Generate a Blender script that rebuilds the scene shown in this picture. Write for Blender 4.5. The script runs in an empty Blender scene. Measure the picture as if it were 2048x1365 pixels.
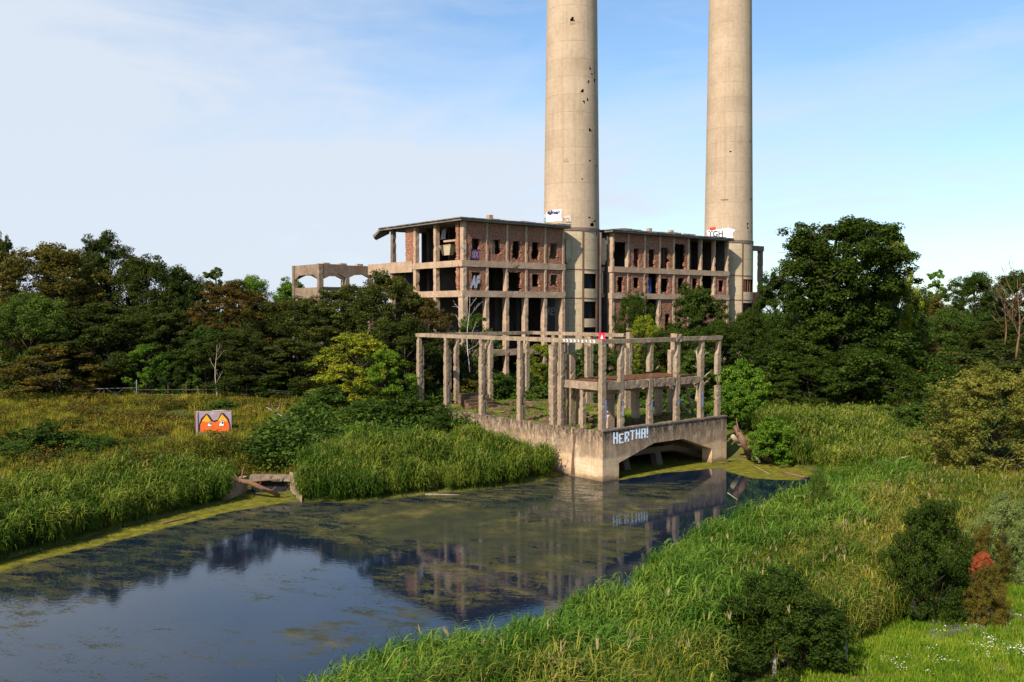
import bpy, bmesh, math, random
import numpy as np
from mathutils import Vector, Matrix, noise as mnoise
R = math.radians
S = bpy.context.scene
COL = S.collection
random.seed(7)

# ------------------------------------------------------------------ camera, sky, sun, exposure
FPX, HZ, CX, CY, CAMZ = 1820.0, 622.0, 1024.0, 682.5, 14.0
PITCH = math.atan((CY - HZ) / FPX)
cam = bpy.data.objects.new('camera', bpy.data.cameras.new('camera'))
COL.objects.link(cam)
cam.location = (0, 0, CAMZ)
cam.rotation_euler = (math.pi / 2 - PITCH, 0, 0)
cam.data.sensor_width = 36
cam.data.lens = FPX / 2048 * 36
cam.data.clip_start = 0.5
cam.data.clip_end = 9000
S.camera = cam

SUN_AZ, SUN_EL = R(55.0), R(42)          # heading the light travels towards, and its height
sun = bpy.data.objects.new('sun', bpy.data.lights.new('sun', 'SUN'))
COL.objects.link(sun)
sun.data.energy = 4.9
sun.data.angle = R(0.5)
sun.data.color = (1.0, 0.93, 0.82)
sd = Vector((math.cos(SUN_AZ) * math.cos(SUN_EL), math.sin(SUN_AZ) * math.cos(SUN_EL), -math.sin(SUN_EL)))
sun.rotation_euler = sd.to_track_quat('-Z', 'Y').to_euler()

S.view_settings.view_transform = 'Standard'
S.view_settings.look = 'None'
S.view_settings.exposure = 0.5
S.view_settings.gamma = 1


class NT:
    def __init__(s, t): s.t = t
    def n(s, k, **kw):
        o = s.t.nodes.new('ShaderNode' + k)
        for a, v in kw.items():
            if hasattr(o, a): setattr(o, a, v)
            else: raise KeyError(a)
        return o
    def l(s, a, b): s.t.links.new(a, b)
    def math(s, op, a, b=None, c=None, clamp=False):
        o = s.n('Math', operation=op); o.use_clamp = clamp
        for i, v in enumerate((a, b, c)):
            if v is None: continue
            if isinstance(v, (int, float)): o.inputs[i].default_value = v
            else: s.l(v, o.inputs[i])
        return o.outputs[0]
    def mix(s, f, a, b, mode='MIX'):
        o = s.n('Mix', data_type='RGBA', blend_type=mode)
        for i, v in ((0, f), (6, a), (7, b)):
            if isinstance(v, (int, float)): o.inputs[i].default_value = v
            elif isinstance(v, tuple): o.inputs[i].default_value = (*v, 1)[:4]
            else: s.l(v, o.inputs[i])
        return o.outputs[2]
    def ramp(s, f, stops):
        o = s.n('ValToRGB')
        e = o.color_ramp.elements
        while len(e) < len(stops): e.new(0.5)
        for i, (p, c) in enumerate(stops):
            e[i].position = p
            e[i].color = (*c, 1) if isinstance(c, tuple) else (c, c, c, 1)
        s.l(f, o.inputs[0])
        return o.outputs[0]
    def noise(s, vec, scale, detail=4, rough=0.55, dist=0.0):
        o = s.n('TexNoise')
        o.inputs['Scale'].default_value = scale
        o.inputs['Detail'].default_value = detail
        o.inputs['Roughness'].default_value = rough
        o.inputs['Distortion'].default_value = dist
        if vec is not None: s.l(vec, o.inputs['Vector'])
        return o.outputs['Fac']
    def mapping(s, vec, scale=(1, 1, 1), loc=(0, 0, 0), rot=(0, 0, 0)):
        o = s.n('Mapping')
        o.inputs['Scale'].default_value = scale
        o.inputs['Location'].default_value = loc
        o.inputs['Rotation'].default_value = rot
        s.l(vec, o.inputs['Vector'])
        return o.outputs[0]


W = bpy.data.worlds.new('World')
S.world = W
W.use_nodes = True
nt = NT(W.node_tree)
W.node_tree.nodes.clear()
sky = nt.n('TexSky', sky_type='NISHITA')
sky.sun_disc = False
sky.sun_elevation = SUN_EL
sky.sun_rotation = math.atan2(-math.cos(SUN_AZ), -math.sin(SUN_AZ))
sky.air_density = 1.0
sky.dust_density = 0.6
sky.ozone_density = 1.6
tc = nt.n('TexCoord')
sep = nt.n('SeparateXYZ'); nt.l(tc.outputs['Generated'], sep.inputs[0])
den = nt.math('ADD', nt.math('MAXIMUM', sep.outputs[2], 0.0), 0.16)
px_ = nt.math('DIVIDE', sep.outputs[0], den)
py_ = nt.math('DIVIDE', sep.outputs[1], den)
cmb = nt.n('CombineXYZ'); nt.l(px_, cmb.inputs[0]); nt.l(py_, cmb.inputs[1])
cv = nt.mapping(tc.outputs['Generated'], scale=(1.0, 0.6, 2.6), rot=(0, R(26), 0), loc=(3.1, 1.7, 0.4))
c1 = nt.noise(cv, 1.5, 7, 0.55, 0.7)
c2 = nt.noise(nt.mapping(tc.outputs['Generated'], scale=(1.0, 1.0, 4.5), rot=(0, R(30), 0)), 5.0, 7, 0.62, 0.6)
cf = nt.math('ADD', nt.math('MULTIPLY', nt.math('SUBTRACT', c1, 0.5), 1.25), nt.math('MULTIPLY', c2, 0.50))
cf = nt.math('ADD', cf, 0.25)
cf = nt.math('SUBTRACT', cf, nt.math('MULTIPLY', sep.outputs[0], 0.50))      # the veil is thicker to the left
low = nt.math('SUBTRACT', 0.30, nt.math('MULTIPLY', sep.outputs[2], 1.0))
cf = nt.math('ADD', cf, nt.math('MULTIPLY', low, 1.05))
cm = nt.ramp(cf, [(0.28, 0.04), (0.52, 0.42), (0.80, 0.96)])
skyc = nt.mix(1.0, sky.outputs[0], (0.88, 1.04, 1.14), 'MULTIPLY')
mixc = nt.mix(cm, skyc, (4.35, 4.8, 5.45))
bg = nt.n('Background'); nt.l(mixc, bg.inputs[0]); bg.inputs[1].default_value = 0.12
out = nt.n('OutputWorld'); nt.l(bg.outputs[0], out.inputs[0])

# ------------------------------------------------------------------ geometry of the view (used only to read off real positions)
cp, sp = math.cos(PITCH), math.sin(PITCH)
def ray(px, py):
    a = (px - CX) / FPX; b = (CY - py) / FPX
    return Vector((a, cp + b * sp, b * cp - sp))
def atz(px, py, z):
    d = ray(px, py); t = (z - CAMZ) / d.z
    return Vector((d.x * t, d.y * t, z))
def aty(px, py, y):
    d = ray(px, py); t = y / d.y
    return Vector((d.x * t, y, CAMZ + d.z * t))

# ------------------------------------------------------------------ helpers
def tag(o, label=None, cat=None, group=None, kind=None):
    if label: o['label'] = label
    if cat: o['category'] = cat
    if group: o['group'] = group
    if kind: o['kind'] = kind
    return o
def empty(name, loc=(0, 0, 0), rz=0):
    o = bpy.data.objects.new(name, None); COL.objects.link(o)
    o.location = loc; o.rotation_euler = (0, 0, rz)
    o.empty_display_size = 0.3
    return o
def mesh_np(name, V, F, mat=None, smooth=False):
    """V (n,3), F (m,4) or (m,3) arrays"""
    me = bpy.data.meshes.new(name)
    V = np.ascontiguousarray(V, dtype=np.float32); F = np.ascontiguousarray(F, dtype=np.int32)
    me.vertices.add(len(V)); me.vertices.foreach_set('co', V.ravel())
    k = F.shape[1]
    me.loops.add(F.size); me.loops.foreach_set('vertex_index', F.ravel())
    me.polygons.add(len(F))
    me.polygons.foreach_set('loop_start', np.arange(0, F.size, k, dtype=np.int32))
    me.polygons.foreach_set('loop_total', np.full(len(F), k, dtype=np.int32))
    if smooth: me.polygons.foreach_set('use_smooth', np.ones(len(F), dtype=bool))
    me.update(calc_edges=True)
    if mat: me.materials.append(mat)
    return me
def link(name, me, parent=None):
    o = bpy.data.objects.new(name, me); COL.objects.link(o)
    if parent: o.parent = parent
    return o
class MB:
    def __init__(s): s.v = []; s.f = []; s.sm = []
    def add(s, vs, fs, sm=False):
        b = len(s.v); s.v += [tuple(v) for v in vs]
        s.f += [tuple(b + i for i in f) for f in fs]; s.sm += [sm] * len(fs)
        return s
    def box(s, x0, x1, y0, y1, z0, z1):
        return s.add([(x0, y0, z0), (x1, y0, z0), (x1, y1, z0), (x0, y1, z0), (x0, y0, z1), (x1, y0, z1), (x1, y1, z1), (x0, y1, z1)],
                     [(0, 3, 2, 1), (4, 5, 6, 7), (0, 1, 5, 4), (1, 2, 6, 5), (2, 3, 7, 6), (3, 0, 4, 7)])
    def rbox(s, x0, x1, y0, y1, z0, z1, cell=0.3, amp=0.025, seed=0):
        """box with a gently broken surface: a grid on each side, moved by noise"""
        nx, ny, nz = [max(1, min(60, int(round(abs(b - a) / cell)))) for a, b in ((x0, x1), (y0, y1), (z0, z1))]
        idx = {}; vs = []; fs = []
        def vid(i, j, k):
            key = (i, j, k)
            if key not in idx:
                p = Vector((x0 + (x1 - x0) * i / nx, y0 + (y1 - y0) * j / ny, z0 + (z1 - z0) * k / nz))
                q = p * 1.9 + Vector((seed * 3.7, seed, 0))
                d = mnoise.noise_vector(q) * amp * .35 + mnoise.noise_vector(q * 3.1) * amp * 0.5
                edge = (i in (0, nx)) + (j in (0, ny)) + (k in (0, nz))
                if edge >= 2:       # chipped arrises
                    c = Vector(((x0 + x1) / 2, (y0 + y1) / 2, p.z))
                    ch = max(0, mnoise.noise(q * 1.9) - 0.16) * amp * 7
                    dd = (c - p); dd.z = 0
                    if dd.length > 1e-4: d = d + dd.normalized() * min(ch, dd.length * 0.4)
                idx[key] = len(vs); vs.append(p + d)
            return idx[key]
        for i in range(nx):
            for j in range(ny):
                fs.append((vid(i, j, 0), vid(i, j + 1, 0), vid(i + 1, j + 1, 0), vid(i + 1, j, 0)))
                fs.append((vid(i, j, nz), vid(i + 1, j, nz), vid(i + 1, j + 1, nz), vid(i, j + 1, nz)))
        for k in range(nz):
            for i in range(nx):
                fs.append((vid(i, 0, k), vid(i + 1, 0, k), vid(i + 1, 0, k + 1), vid(i, 0, k + 1)))
                fs.append((vid(i, ny, k), vid(i, ny, k + 1), vid(i + 1, ny, k + 1), vid(i + 1, ny, k)))
            for j in range(ny):
                fs.append((vid(0, j, k), vid(0, j, k + 1), vid(0, j + 1, k + 1), vid(0, j + 1, k)))
                fs.append((vid(nx, j, k), vid(nx, j + 1, k), vid(nx, j + 1, k + 1), vid(nx, j, k + 1)))
        return s.add(vs, fs)
    def prism(s, poly, a0, a1, axis='y'):
        """outline in (h, z) pushed from a0 to a1 along axis y (or in (x,y) along z)"""
        n = len(poly)
        def P(h, z, a):
            return {'y': (h, a, z), 'x': (a, h, z), 'z': (h, z, a)}[axis]
        vs = [P(h, z, a0) for h, z in poly] + [P(h, z, a1) for h, z in poly]
        fs = [tuple(range(n)), tuple(range(2 * n - 1, n - 1, -1))]
        fs += [((i + 1) % n, i, n + i, n + (i + 1) % n) for i in range(n)]
        return s.add(vs, fs)
    def tube(s, pts, rad, sides=6, sm=True):
        pts = [Vector(p) for p in pts]; vs = []
        for i, p in enumerate(pts):
            t = (pts[min(i + 1, len(pts) - 1)] - pts[max(i - 1, 0)])
            if t.length < 1e-6: t = Vector((0, 0, 1))
            t.normalize()
            a = t.cross(Vector((0.3, 0.9, 0.2)));
            if a.length < 0.05: a = t.cross(Vector((1, 0, 0)))
            a.normalize(); b = t.cross(a)
            for k in range(sides):
                an = 2 * math.pi * k / sides
                vs.append(p + (a * math.cos(an) + b * math.sin(an)) * rad[i])
        fs = [(i * sides + k, i * sides + (k + 1) % sides, (i + 1) * sides + (k + 1) % sides, (i + 1) * sides + k)
              for i in range(len(pts) - 1) for k in range(sides)]
        fs += [tuple(range(sides - 1, -1, -1)), tuple((len(pts) - 1) * sides + k for k in range(sides))]
        return s.add(vs, fs, sm)
    def mesh(s, name, mat):
        me = bpy.data.meshes.new(name)
        me.from_pydata(s.v, [], s.f); me.update()
        me.polygons.foreach_set('use_smooth', s.sm)
        bm = bmesh.new(); bm.from_mesh(me); bmesh.ops.recalc_face_normals(bm, faces=bm.faces); bm.to_mesh(me); bm.free()
        me.materials.append(mat)
        return me
    def build(s, name, mat, parent=None): return link(name, s.mesh(name, mat), parent)

# ------------------------------------------------------------------ materials
MATS = {}
def newmat(name):
    m = bpy.data.materials.new(name); m.use_nodes = True; m.node_tree.nodes.clear()
    q = NT(m.node_tree); MATS[name] = m
    return m, q
def finish(q, col, rough=0.85, bump=None, bstr=0.4, bdist=0.03, spec=0.3, metal=0.0):
    b = q.n('BsdfPrincipled')
    if isinstance(col, tuple): b.inputs['Base Color'].default_value = (*col, 1)
    else: q.l(col, b.inputs['Base Color'])
    if isinstance(rough, (int, float)): b.inputs['Roughness'].default_value = rough
    else: q.l(rough, b.inputs['Roughness'])
    b.inputs['Specular IOR Level'].default_value = spec
    b.inputs['Metallic'].default_value = metal
    if bump is not None:
        n = q.n('Bump'); n.inputs['Strength'].default_value = bstr; n.inputs['Distance'].default_value = bdist
        q.l(bump, n.inputs['Height']); q.l(n.outputs[0], b.inputs['Normal'])
    o = q.n('OutputMaterial'); q.l(b.outputs[0], o.inputs[0])
    return b
def concrete(name, c_lo, c_hi, stain=(0.05, 0.04, 0.03), st=0.5, scale=1.0, lines=0.0, line_h=0.5, watermark=False, spall=0.0):
    m, q = newmat(name)
    t = q.n('TexCoord').outputs['Object']
    n1 = q.noise(t, 0.55 * scale, 6, 0.6)
    n2 = q.noise(t, 4.0 * scale, 5, 0.65)
    n3 = q.noise(q.mapping(t, scale=(4.5, 4.5, 0.14)), 1.1 * scale, 6, 0.68)      # rain streaks
    f = q.math('ADD', q.math('MULTIPLY', n1, 0.55), q.math('MULTIPLY', n2, 0.45))
    c = q.mix(q.ramp(f, [(0.36, 0.0), (0.62, 1.0)]), c_lo, c_hi)
    c = q.mix(q.math('MULTIPLY', q.ramp(n3, [(0.50, 0.0), (0.70, 1.0)]), st), c, stain)
    if spall:
        n4 = q.noise(t, 1.7, 7, 0.7)
        c = q.mix(q.math('MULTIPLY', q.ramp(n4, [(0.60, 0.0), (0.64, 1.0)]), spall), c, (0.17, 0.085, 0.04))
    hgt = f
    if lines:
        sz = q.n('SeparateXYZ'); q.l(t, sz.inputs[0])
        z = q.math('ADD', sz.outputs[2], q.math('MULTIPLY', q.noise(t, 0.3, 3), 0.10))
        fr = q.math('FRACT', q.math('DIVIDE', z, line_h))
        ln = q.ramp(fr, [(0.0, 1.0), (0.035, 0.0), (0.965, 0.0), (1.0, 1.0)])
        brk = q.ramp(q.noise(q.mapping(t, scale=(1, 1, 3)), 0.8, 4), [(0.35, 0.15), (0.6, 1.0)])
        lf = q.math('MULTIPLY', q.math('MULTIPLY', ln, brk), lines)
        c = q.mix(lf, c, (0.10, 0.075, 0.05))
        band = q.math('FLOOR', q.math('DIVIDE', z, line_h))
        wn = q.n('TexWhiteNoise', noise_dimensions='1D'); q.l(band, wn.inputs['W'])
        c = q.mix(q.math('MULTIPLY', wn.outputs[0], 0.16), c, (0.20, 0.15, 0.10))
        hgt = q.math('SUBTRACT', f, lf)
    if watermark:
        sz2 = q.n('SeparateXYZ'); q.l(t, sz2.inputs[0])
        z = q.math('ADD', sz2.outputs[2], q.math('MULTIPLY', q.math('SUBTRACT', q.noise(t, 0.5, 5), 0.5), 1.1))
        c = q.mix(q.ramp(z, [(0.0, 0.8), (0.25, 0.5), (0.45, 0.0)]), c, (0.13, 0.075, 0.03))
        zz = q.math('DIVIDE', z, 4.3)
        up = q.ramp(zz, [(0.40, 0.0), (0.46, 0.62), (0.75, 0.78), (1.0, 1.0)])
        gn = q.noise(q.mapping(t, scale=(1.5, 1.5, 0.5)), 1.2, 8, 0.74)
        grime = q.math('MULTIPLY', up, q.ramp(gn, [(0.38, 0.25), (0.48, 0.78), (0.58, 1.0)]))
        c = q.mix(grime, c, (0.115, 0.080, 0.058))
        blk = q.math('MULTIPLY', q.ramp(zz, [(0.55, 0.0), (0.95, 1.0)]), q.ramp(q.noise(q.mapping(t, scale=(2.5, 2.5, 1.0)), 1.5, 7, 0.75), [(0.48, 0.0), (0.54, 0.9)]))
        c = q.mix(blk, c, (0.022, 0.016, 0.012))
    finish(q, c, 0.92, hgt, 0.7, 0.05, 0.15)
    return m

M_conc = concrete('concrete_frame', (0.20, 0.135, 0.085), (0.40, 0.29, 0.19), st=0.6, spall=0.6)
M_conc_b = concrete('concrete_building', (0.31, 0.20, 0.125), (0.52, 0.36, 0.235), st=0.35, spall=0.35)
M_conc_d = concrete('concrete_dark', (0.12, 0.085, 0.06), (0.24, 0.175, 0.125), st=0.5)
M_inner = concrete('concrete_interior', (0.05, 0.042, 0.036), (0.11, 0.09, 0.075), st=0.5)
M_roof = concrete('roof_bitumen', (0.12, 0.10, 0.085), (0.24, 0.205, 0.17), st=0.3)
M_chim = concrete('concrete_chimney', (0.40, 0.285, 0.185), (0.52, 0.385, 0.26), st=0.22, scale=0.5, lines=0.34, line_h=2.45)
M_drum = concrete('concrete_drum', (0.42, 0.31, 0.185), (0.56, 0.44, 0.28), st=0.22, scale=0.7, lines=0.5, line_h=1.5)
M_basin = concrete('concrete_basin', (0.50, 0.31, 0.16), (0.74, 0.53, 0.33), st=0.30, lines=0.35, line_h=0.62, watermark=True)
M_rubble = concrete('rubble', (0.06, 0.035, 0.02), (0.20, 0.12, 0.07), st=0.3)
M_moss_deck = None

def brick():
    m, q = newmat('brick_wall')
    t = q.n('TexCoord').outputs['Object']
    s = q.n('SeparateXYZ'); q.l(t, s.inputs[0])
    c = q.n('CombineXYZ'); q.l(q.math('ADD', s.outputs[0], s.outputs[1]), c.inputs[0]); q.l(s.outputs[2], c.inputs[1])
    b = q.n('TexBrick'); q.l(c.outputs[0], b.inputs['Vector'])
    b.inputs['Color1'].default_value = (0.60, 0.215, 0.10, 1)
    b.inputs['Color2'].default_value = (0.27, 0.10, 0.06, 1)
    b.inputs['Mortar'].default_value = (0.30, 0.17, 0.11, 1)
    b.inputs['Scale'].default_value = 1.0
    b.inputs['Brick Width'].default_value = 0.30; b.inputs['Row Height'].default_value = 0.12
    b.inputs['Mortar Size'].default_value = 0.022; b.inputs['Bias'].default_value = 0.05
    n1 = q.noise(t, 1.1, 6, 0.65); n2 = q.noise(t, 5.5, 4, 0.7)
    c1 = q.mix(q.math('MULTIPLY', q.ramp(n1, [(0.52, 0.0), (0.66, 1.0)]), 0.28), b.outputs[0], (0.50, 0.34, 0.23))
    c1 = q.mix(q.math('MULTIPLY', q.ramp(n2, [(0.50, 0.0), (0.64, 1.0)]), 0.75), c1, (0.09, 0.042, 0.035))
    c1 = q.mix(q.math('MULTIPLY', q.ramp(n2, [(0.36, 1.0), (0.42, 0.0)]), 0.75), c1, (0.62, 0.40, 0.27))
    finish(q, c1, 0.95, q.math('ADD', q.math('MULTIPLY', b.outputs[1], -0.4), n2), 0.9, 0.10, 0.1)
    return m
M_brick = brick()

def flat(name, c, rough=0.7, var=0.25, scale=6, metal=0.0, spec=0.3):
    m, q = newmat(name)
    t = q.n('TexCoord').outputs['Object']
    f = q.noise(t, scale, 5, 0.6)
    lo = tuple(v * (1 - var) for v in c); hi = tuple(min(1, v * (1 + var)) for v in c)
    finish(q, q.mix(f, lo, hi), rough, f, 0.3, 0.01, spec, metal)
    return m
def worn_paint(name, c, under, thr=0.42):
    m, q = newmat(name)
    t = q.n('TexCoord').outputs['Object']
    f = q.ramp(q.noise(t, 7.0, 6, 0.7), [(thr - 0.05, 0.0), (thr, 1.0)])
    finish(q, q.mix(f, under, c), 0.8)
    return m
M_white = worn_paint('white_spray_paint', (0.80, 0.80, 0.82), (0.45, 0.38, 0.30), 0.36)
M_white_v = worn_paint('white_lettering', (0.86, 0.92, 0.97), (0.5, 0.5, 0.48), 0.30)
M_navy = flat('navy_spray_paint', (0.03, 0.025, 0.09))
M_black = flat('black_paint_and_shade', (0.012, 0.012, 0.014))  # paint, and also the dark inside the culvert and drum openings
M_red = flat('red_paint', (0.62, 0.05, 0.03)); M_crim = flat('crimson_sign', (0.72, 0.02, 0.06))
M_teal = flat('teal_paint', (0.15, 0.48, 0.45)); M_pink = flat('pale_pink_paint', (0.60, 0.45, 0.45))
M_blue = flat('blue_paint', (0.07, 0.17, 0.50)); M_purple = flat('purple_paint', (0.10, 0.03, 0.14))
M_grey = flat('grey_paint', (0.38, 0.37, 0.40)); M_orange = flat('orange_paint', (0.85, 0.12, 0.012), scale=2)
M_yellow = flat('yellow_orange_paint', (0.88, 0.36, 0.02), scale=2)
M_mauve = flat('mauve_paint', (0.34, 0.25, 0.27))
M_rust = flat('rusty_steel', (0.16, 0.065, 0.03), 0.9)
M_metal = flat('galvanised_steel', (0.32, 0.33, 0.33), 0.5, metal=0.4)
M_fence = flat('weathered_fence_steel', (0.15, 0.155, 0.15), 0.7)
M_post = flat('concrete_post', (0.22, 0.21, 0.18), 0.9)
M_bark = flat('bark', (0.055, 0.042, 0.03), 0.95, 0.5, 3)
M_birch = flat('birch_bark', (0.62, 0.58, 0.50), 0.85, 0.35, 2.5)
M_dead = flat('weathered_wood', (0.36, 0.28, 0.20), 0.95, 0.45, 4)
M_dwood = flat('old_timber', (0.17, 0.09, 0.05), 0.95, 0.5, 4)

def foliage(name, lo, mid, hi, sc=0.30, transl=0.28, big=0.0):
    m, q = newmat(name)
    g = q.n('NewGeometry'); oi = q.n('ObjectInfo')
    n1 = q.noise(g.outputs['Position'], sc, 3, 0.6)
    f = q.math('ADD', q.math('MULTIPLY', g.outputs['Random Per Island'], 0.45), q.math('MULTIPLY', n1, 0.75))
    f = q.math('ADD', f, q.math('MULTIPLY', oi.outputs['Random'], 0.16))
    if big: f = q.math('ADD', f, q.math('MULTIPLY', q.math('SUBTRACT', oi.outputs['Random'], 0.5), 0.22))
    if big: f = q.math('ADD', f, q.math('MULTIPLY', q.math('SUBTRACT', q.noise(g.outputs['Position'], 0.07, 4, 0.65), 0.5), big))
    c = q.ramp(f, [(0.30, lo), (0.62, mid), (0.98, hi)])
    b = q.n('BsdfPrincipled'); q.l(c, b.inputs['Base Color'])
    b.inputs['Roughness'].default_value = 0.75; b.inputs['Specular IOR Level'].default_value = 0.10
    tr = q.n('BsdfTranslucent'); q.l(q.mix(1.0, c, (1.15, 1.1, 0.4), 'MULTIPLY'), tr.inputs[0])
    ms = q.n('MixShader'); ms.inputs[0].default_value = transl
    q.l(b.outputs[0], ms.inputs[1]); q.l(tr.outputs[0], ms.inputs[2])
    o = q.n('OutputMaterial'); q.l(ms.outputs[0], o.inputs[0])
    return m
L_dark = foliage('leaves_dark', (0.012, 0.024, 0.004), (0.030, 0.048, 0.006), (0.080, 0.085, 0.012))
L_dkgreen = foliage('leaves_oak', (0.012, 0.026, 0.003), (0.028, 0.052, 0.005), (0.075, 0.105, 0.010))
L_mid = foliage('leaves_mid_green', (0.020, 0.045, 0.006), (0.045, 0.085, 0.010), (0.11, 0.15, 0.02))
L_bright = foliage('leaves_bright_green', (0.035, 0.085, 0.006), (0.085, 0.17, 0.012), (0.19, 0.27, 0.02))
L_yellow = foliage('leaves_yellow_green', (0.045, 0.085, 0.006), (0.13, 0.18, 0.012), (0.38, 0.33, 0.022))
L_olive = foliage('leaves_olive', (0.030, 0.032, 0.006), (0.085, 0.075, 0.012), (0.20, 0.14, 0.018))
L_rust = foliage('leaves_rust', (0.022, 0.030, 0.005), (0.060, 0.052, 0.009), (0.20, 0.085, 0.016))
L_brown = foliage('leaves_brown_green', (0.014, 0.028, 0.004), (0.036, 0.056, 0.008), (0.105, 0.095, 0.014))
L_willow = foliage('leaves_willow', (0.05, 0.07, 0.012), (0.13, 0.14, 0.022), (0.30, 0.25, 0.04), 0.5)
L_silver = foliage('leaves_silver', (0.05, 0.085, 0.018), (0.12, 0.17, 0.04), (0.27, 0.30, 0.09), 0.5)
L_red = foliage('leaves_red', (0.18, 0.025, 0.008), (0.40, 0.07, 0.02), (0.60, 0.20, 0.09), 1.5)
L_reed = foliage('reed_leaves', (0.022, 0.065, 0.004), (0.070, 0.118, 0.009), (0.24, 0.205, 0.035), 0.30, 0.22, 1.1)
L_reedfar = foliage('reed_leaves_shady', (0.022, 0.060, 0.004), (0.070, 0.120, 0.009), (0.23, 0.24, 0.03), 0.35, 0.22, 0.8)
L_fresh = foliage('reed_leaves_fresh', (0.020, 0.070, 0.005), (0.060, 0.135, 0.010), (0.18, 0.24, 0.03), 0.30, 0.25, 0.6)
L_straw = foliage('dry_grass', (0.05, 0.080, 0.006), (0.17, 0.175, 0.012), (0.42, 0.33, 0.04), 0.25, 0.25, 1.0)
L_lawn = foliage('lawn_blades', (0.035, 0.09, 0.005), (0.10, 0.20, 0.008), (0.26, 0.30, 0.025), 0.5, 0.28, 1.2)
L_herb = foliage('herb_leaves', (0.018, 0.036, 0.004), (0.060, 0.070, 0.008), (0.20, 0.11, 0.02), 0.40, 0.2, 0.9)
M_plume = flat('reed_plume', (0.26, 0.20, 0.09), 0.95)
M_flower = flat('white_flower', (0.85, 0.83, 0.72), 0.8, 0.1)
M_mauvefl = flat('grey_heather', (0.16, 0.12, 0.16), 0.9)

def ground_mat():
    m, q = newmat('ground')
    g = q.n('NewGeometry').outputs['Position']
    n1 = q.noise(g, 0.10, 5, 0.6); n2 = q.noise(g, 1.4, 5, 0.7)
    c = q.ramp(q.math('ADD', q.math('MULTIPLY', n1, 0.6), q.math('MULTIPLY', n2, 0.4)),
               [(0.34, (0.035, 0.05, 0.008)), (0.5, (0.085, 0.09, 0.014)), (0.66, (0.16, 0.13, 0.03))])
    finish(q, c, 0.95, n2, 0.8, 0.15, 0.1)
    return m
M_ground = ground_mat()

def water_mat():
    m, q = newmat('pond_water')
    g = q.n('NewGeometry').outputs['Position']
    at = q.n('Attribute', attribute_name='scum').outputs['Fac']
    aw = q.n('Attribute', attribute_name='weed').outputs['Fac']
    st = q.mapping(g, scale=(1, 1, 1), rot=(0, 0, R(18)))
    st2 = q.mapping(st, scale=(0.55, 1.25, 1))
    a = q.noise(st2, 0.9, 12, 0.76, 0.6)
    b2 = q.noise(q.mapping(st, scale=(0.8, 1.6, 1)), 5.5, 5, 0.72, 0.3)
    b4 = q.noise(q.mapping(st, scale=(0.7, 1.5, 1)), 17.0, 3, 0.7)
    f = q.math('ADD', q.math('ADD', q.math('MULTIPLY', a, 0.50), q.math('MULTIPLY', b2, 0.30)), q.math('MULTIPLY', b4, 0.20))
    # floating algae: more where the attribute is high
    k = q.math('ADD', f, q.math('SUBTRACT', q.math('MULTIPLY', at, 0.50), 0.725))
    mask = q.ramp(k, [(0.030, 0.0), (0.046, 1.0)])
    col = q.ramp(q.noise(g, 0.55, 6, 0.65), [(0.32, (0.026, 0.027, 0.010)), (0.50, (0.060, 0.055, 0.018)), (0.70, (0.135, 0.112, 0.030))])
    dk_ = q.ramp(q.noise(g, 0.12, 3, 0.5), [(0.42, 0.0), (0.56, 0.75)])
    col = q.mix(dk_, col, (0.028, 0.032, 0.016))
    col = q.mix(aw, col, q.ramp(q.noise(g, 1.6, 8, 0.7), [(0.36, (0.060, 0.062, 0.006)), (0.5, (0.125, 0.115, 0.012)), (0.66, (0.22, 0.18, 0.020))]))
    alg = q.n('BsdfPrincipled'); q.l(col, alg.inputs['Base Color']); alg.inputs['Roughness'].default_value = 0.9
    alg.inputs['Specular IOR Level'].default_value = 0.08
    wat = q.n('BsdfPrincipled')
    wat.inputs['Base Color'].default_value = (0.005, 0.011, 0.023, 1)
    wat.inputs['Specular Tint'].default_value = (0.62, 0.82, 1.0, 1)
    wat.inputs['Roughness'].default_value = 0.035
    wat.inputs['IOR'].default_value = 1.50
    wat.inputs['Specular IOR Level'].default_value = 0.5
    bn = q.n('Bump'); bn.inputs['Strength'].default_value = 0.09; bn.inputs['Distance'].default_value = 0.02
    q.l(q.noise(g, 3.5, 3, 0.5), bn.inputs['Height']); q.l(bn.outputs[0], wat.inputs['Normal'])
    b3 = q.n('Bump'); b3.inputs['Strength'].default_value = 0.5; b3.inputs['Distance'].default_value = 0.05
    q.l(b2, b3.inputs['Height']); q.l(b3.outputs[0], alg.inputs['Normal'])
    cover = q.math('MULTIPLY', mask, q.math('ADD', 0.88, q.math('MULTIPLY', aw, 0.12)))
    ms = q.n('MixShader'); q.l(cover, ms.inputs[0]); q.l(wat.outputs[0], ms.inputs[1]); q.l(alg.outputs[0], ms.inputs[2])
    o = q.n('OutputMaterial'); q.l(ms.outputs[0], o.inputs[0])
    return m
M_water = water_mat()

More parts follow.
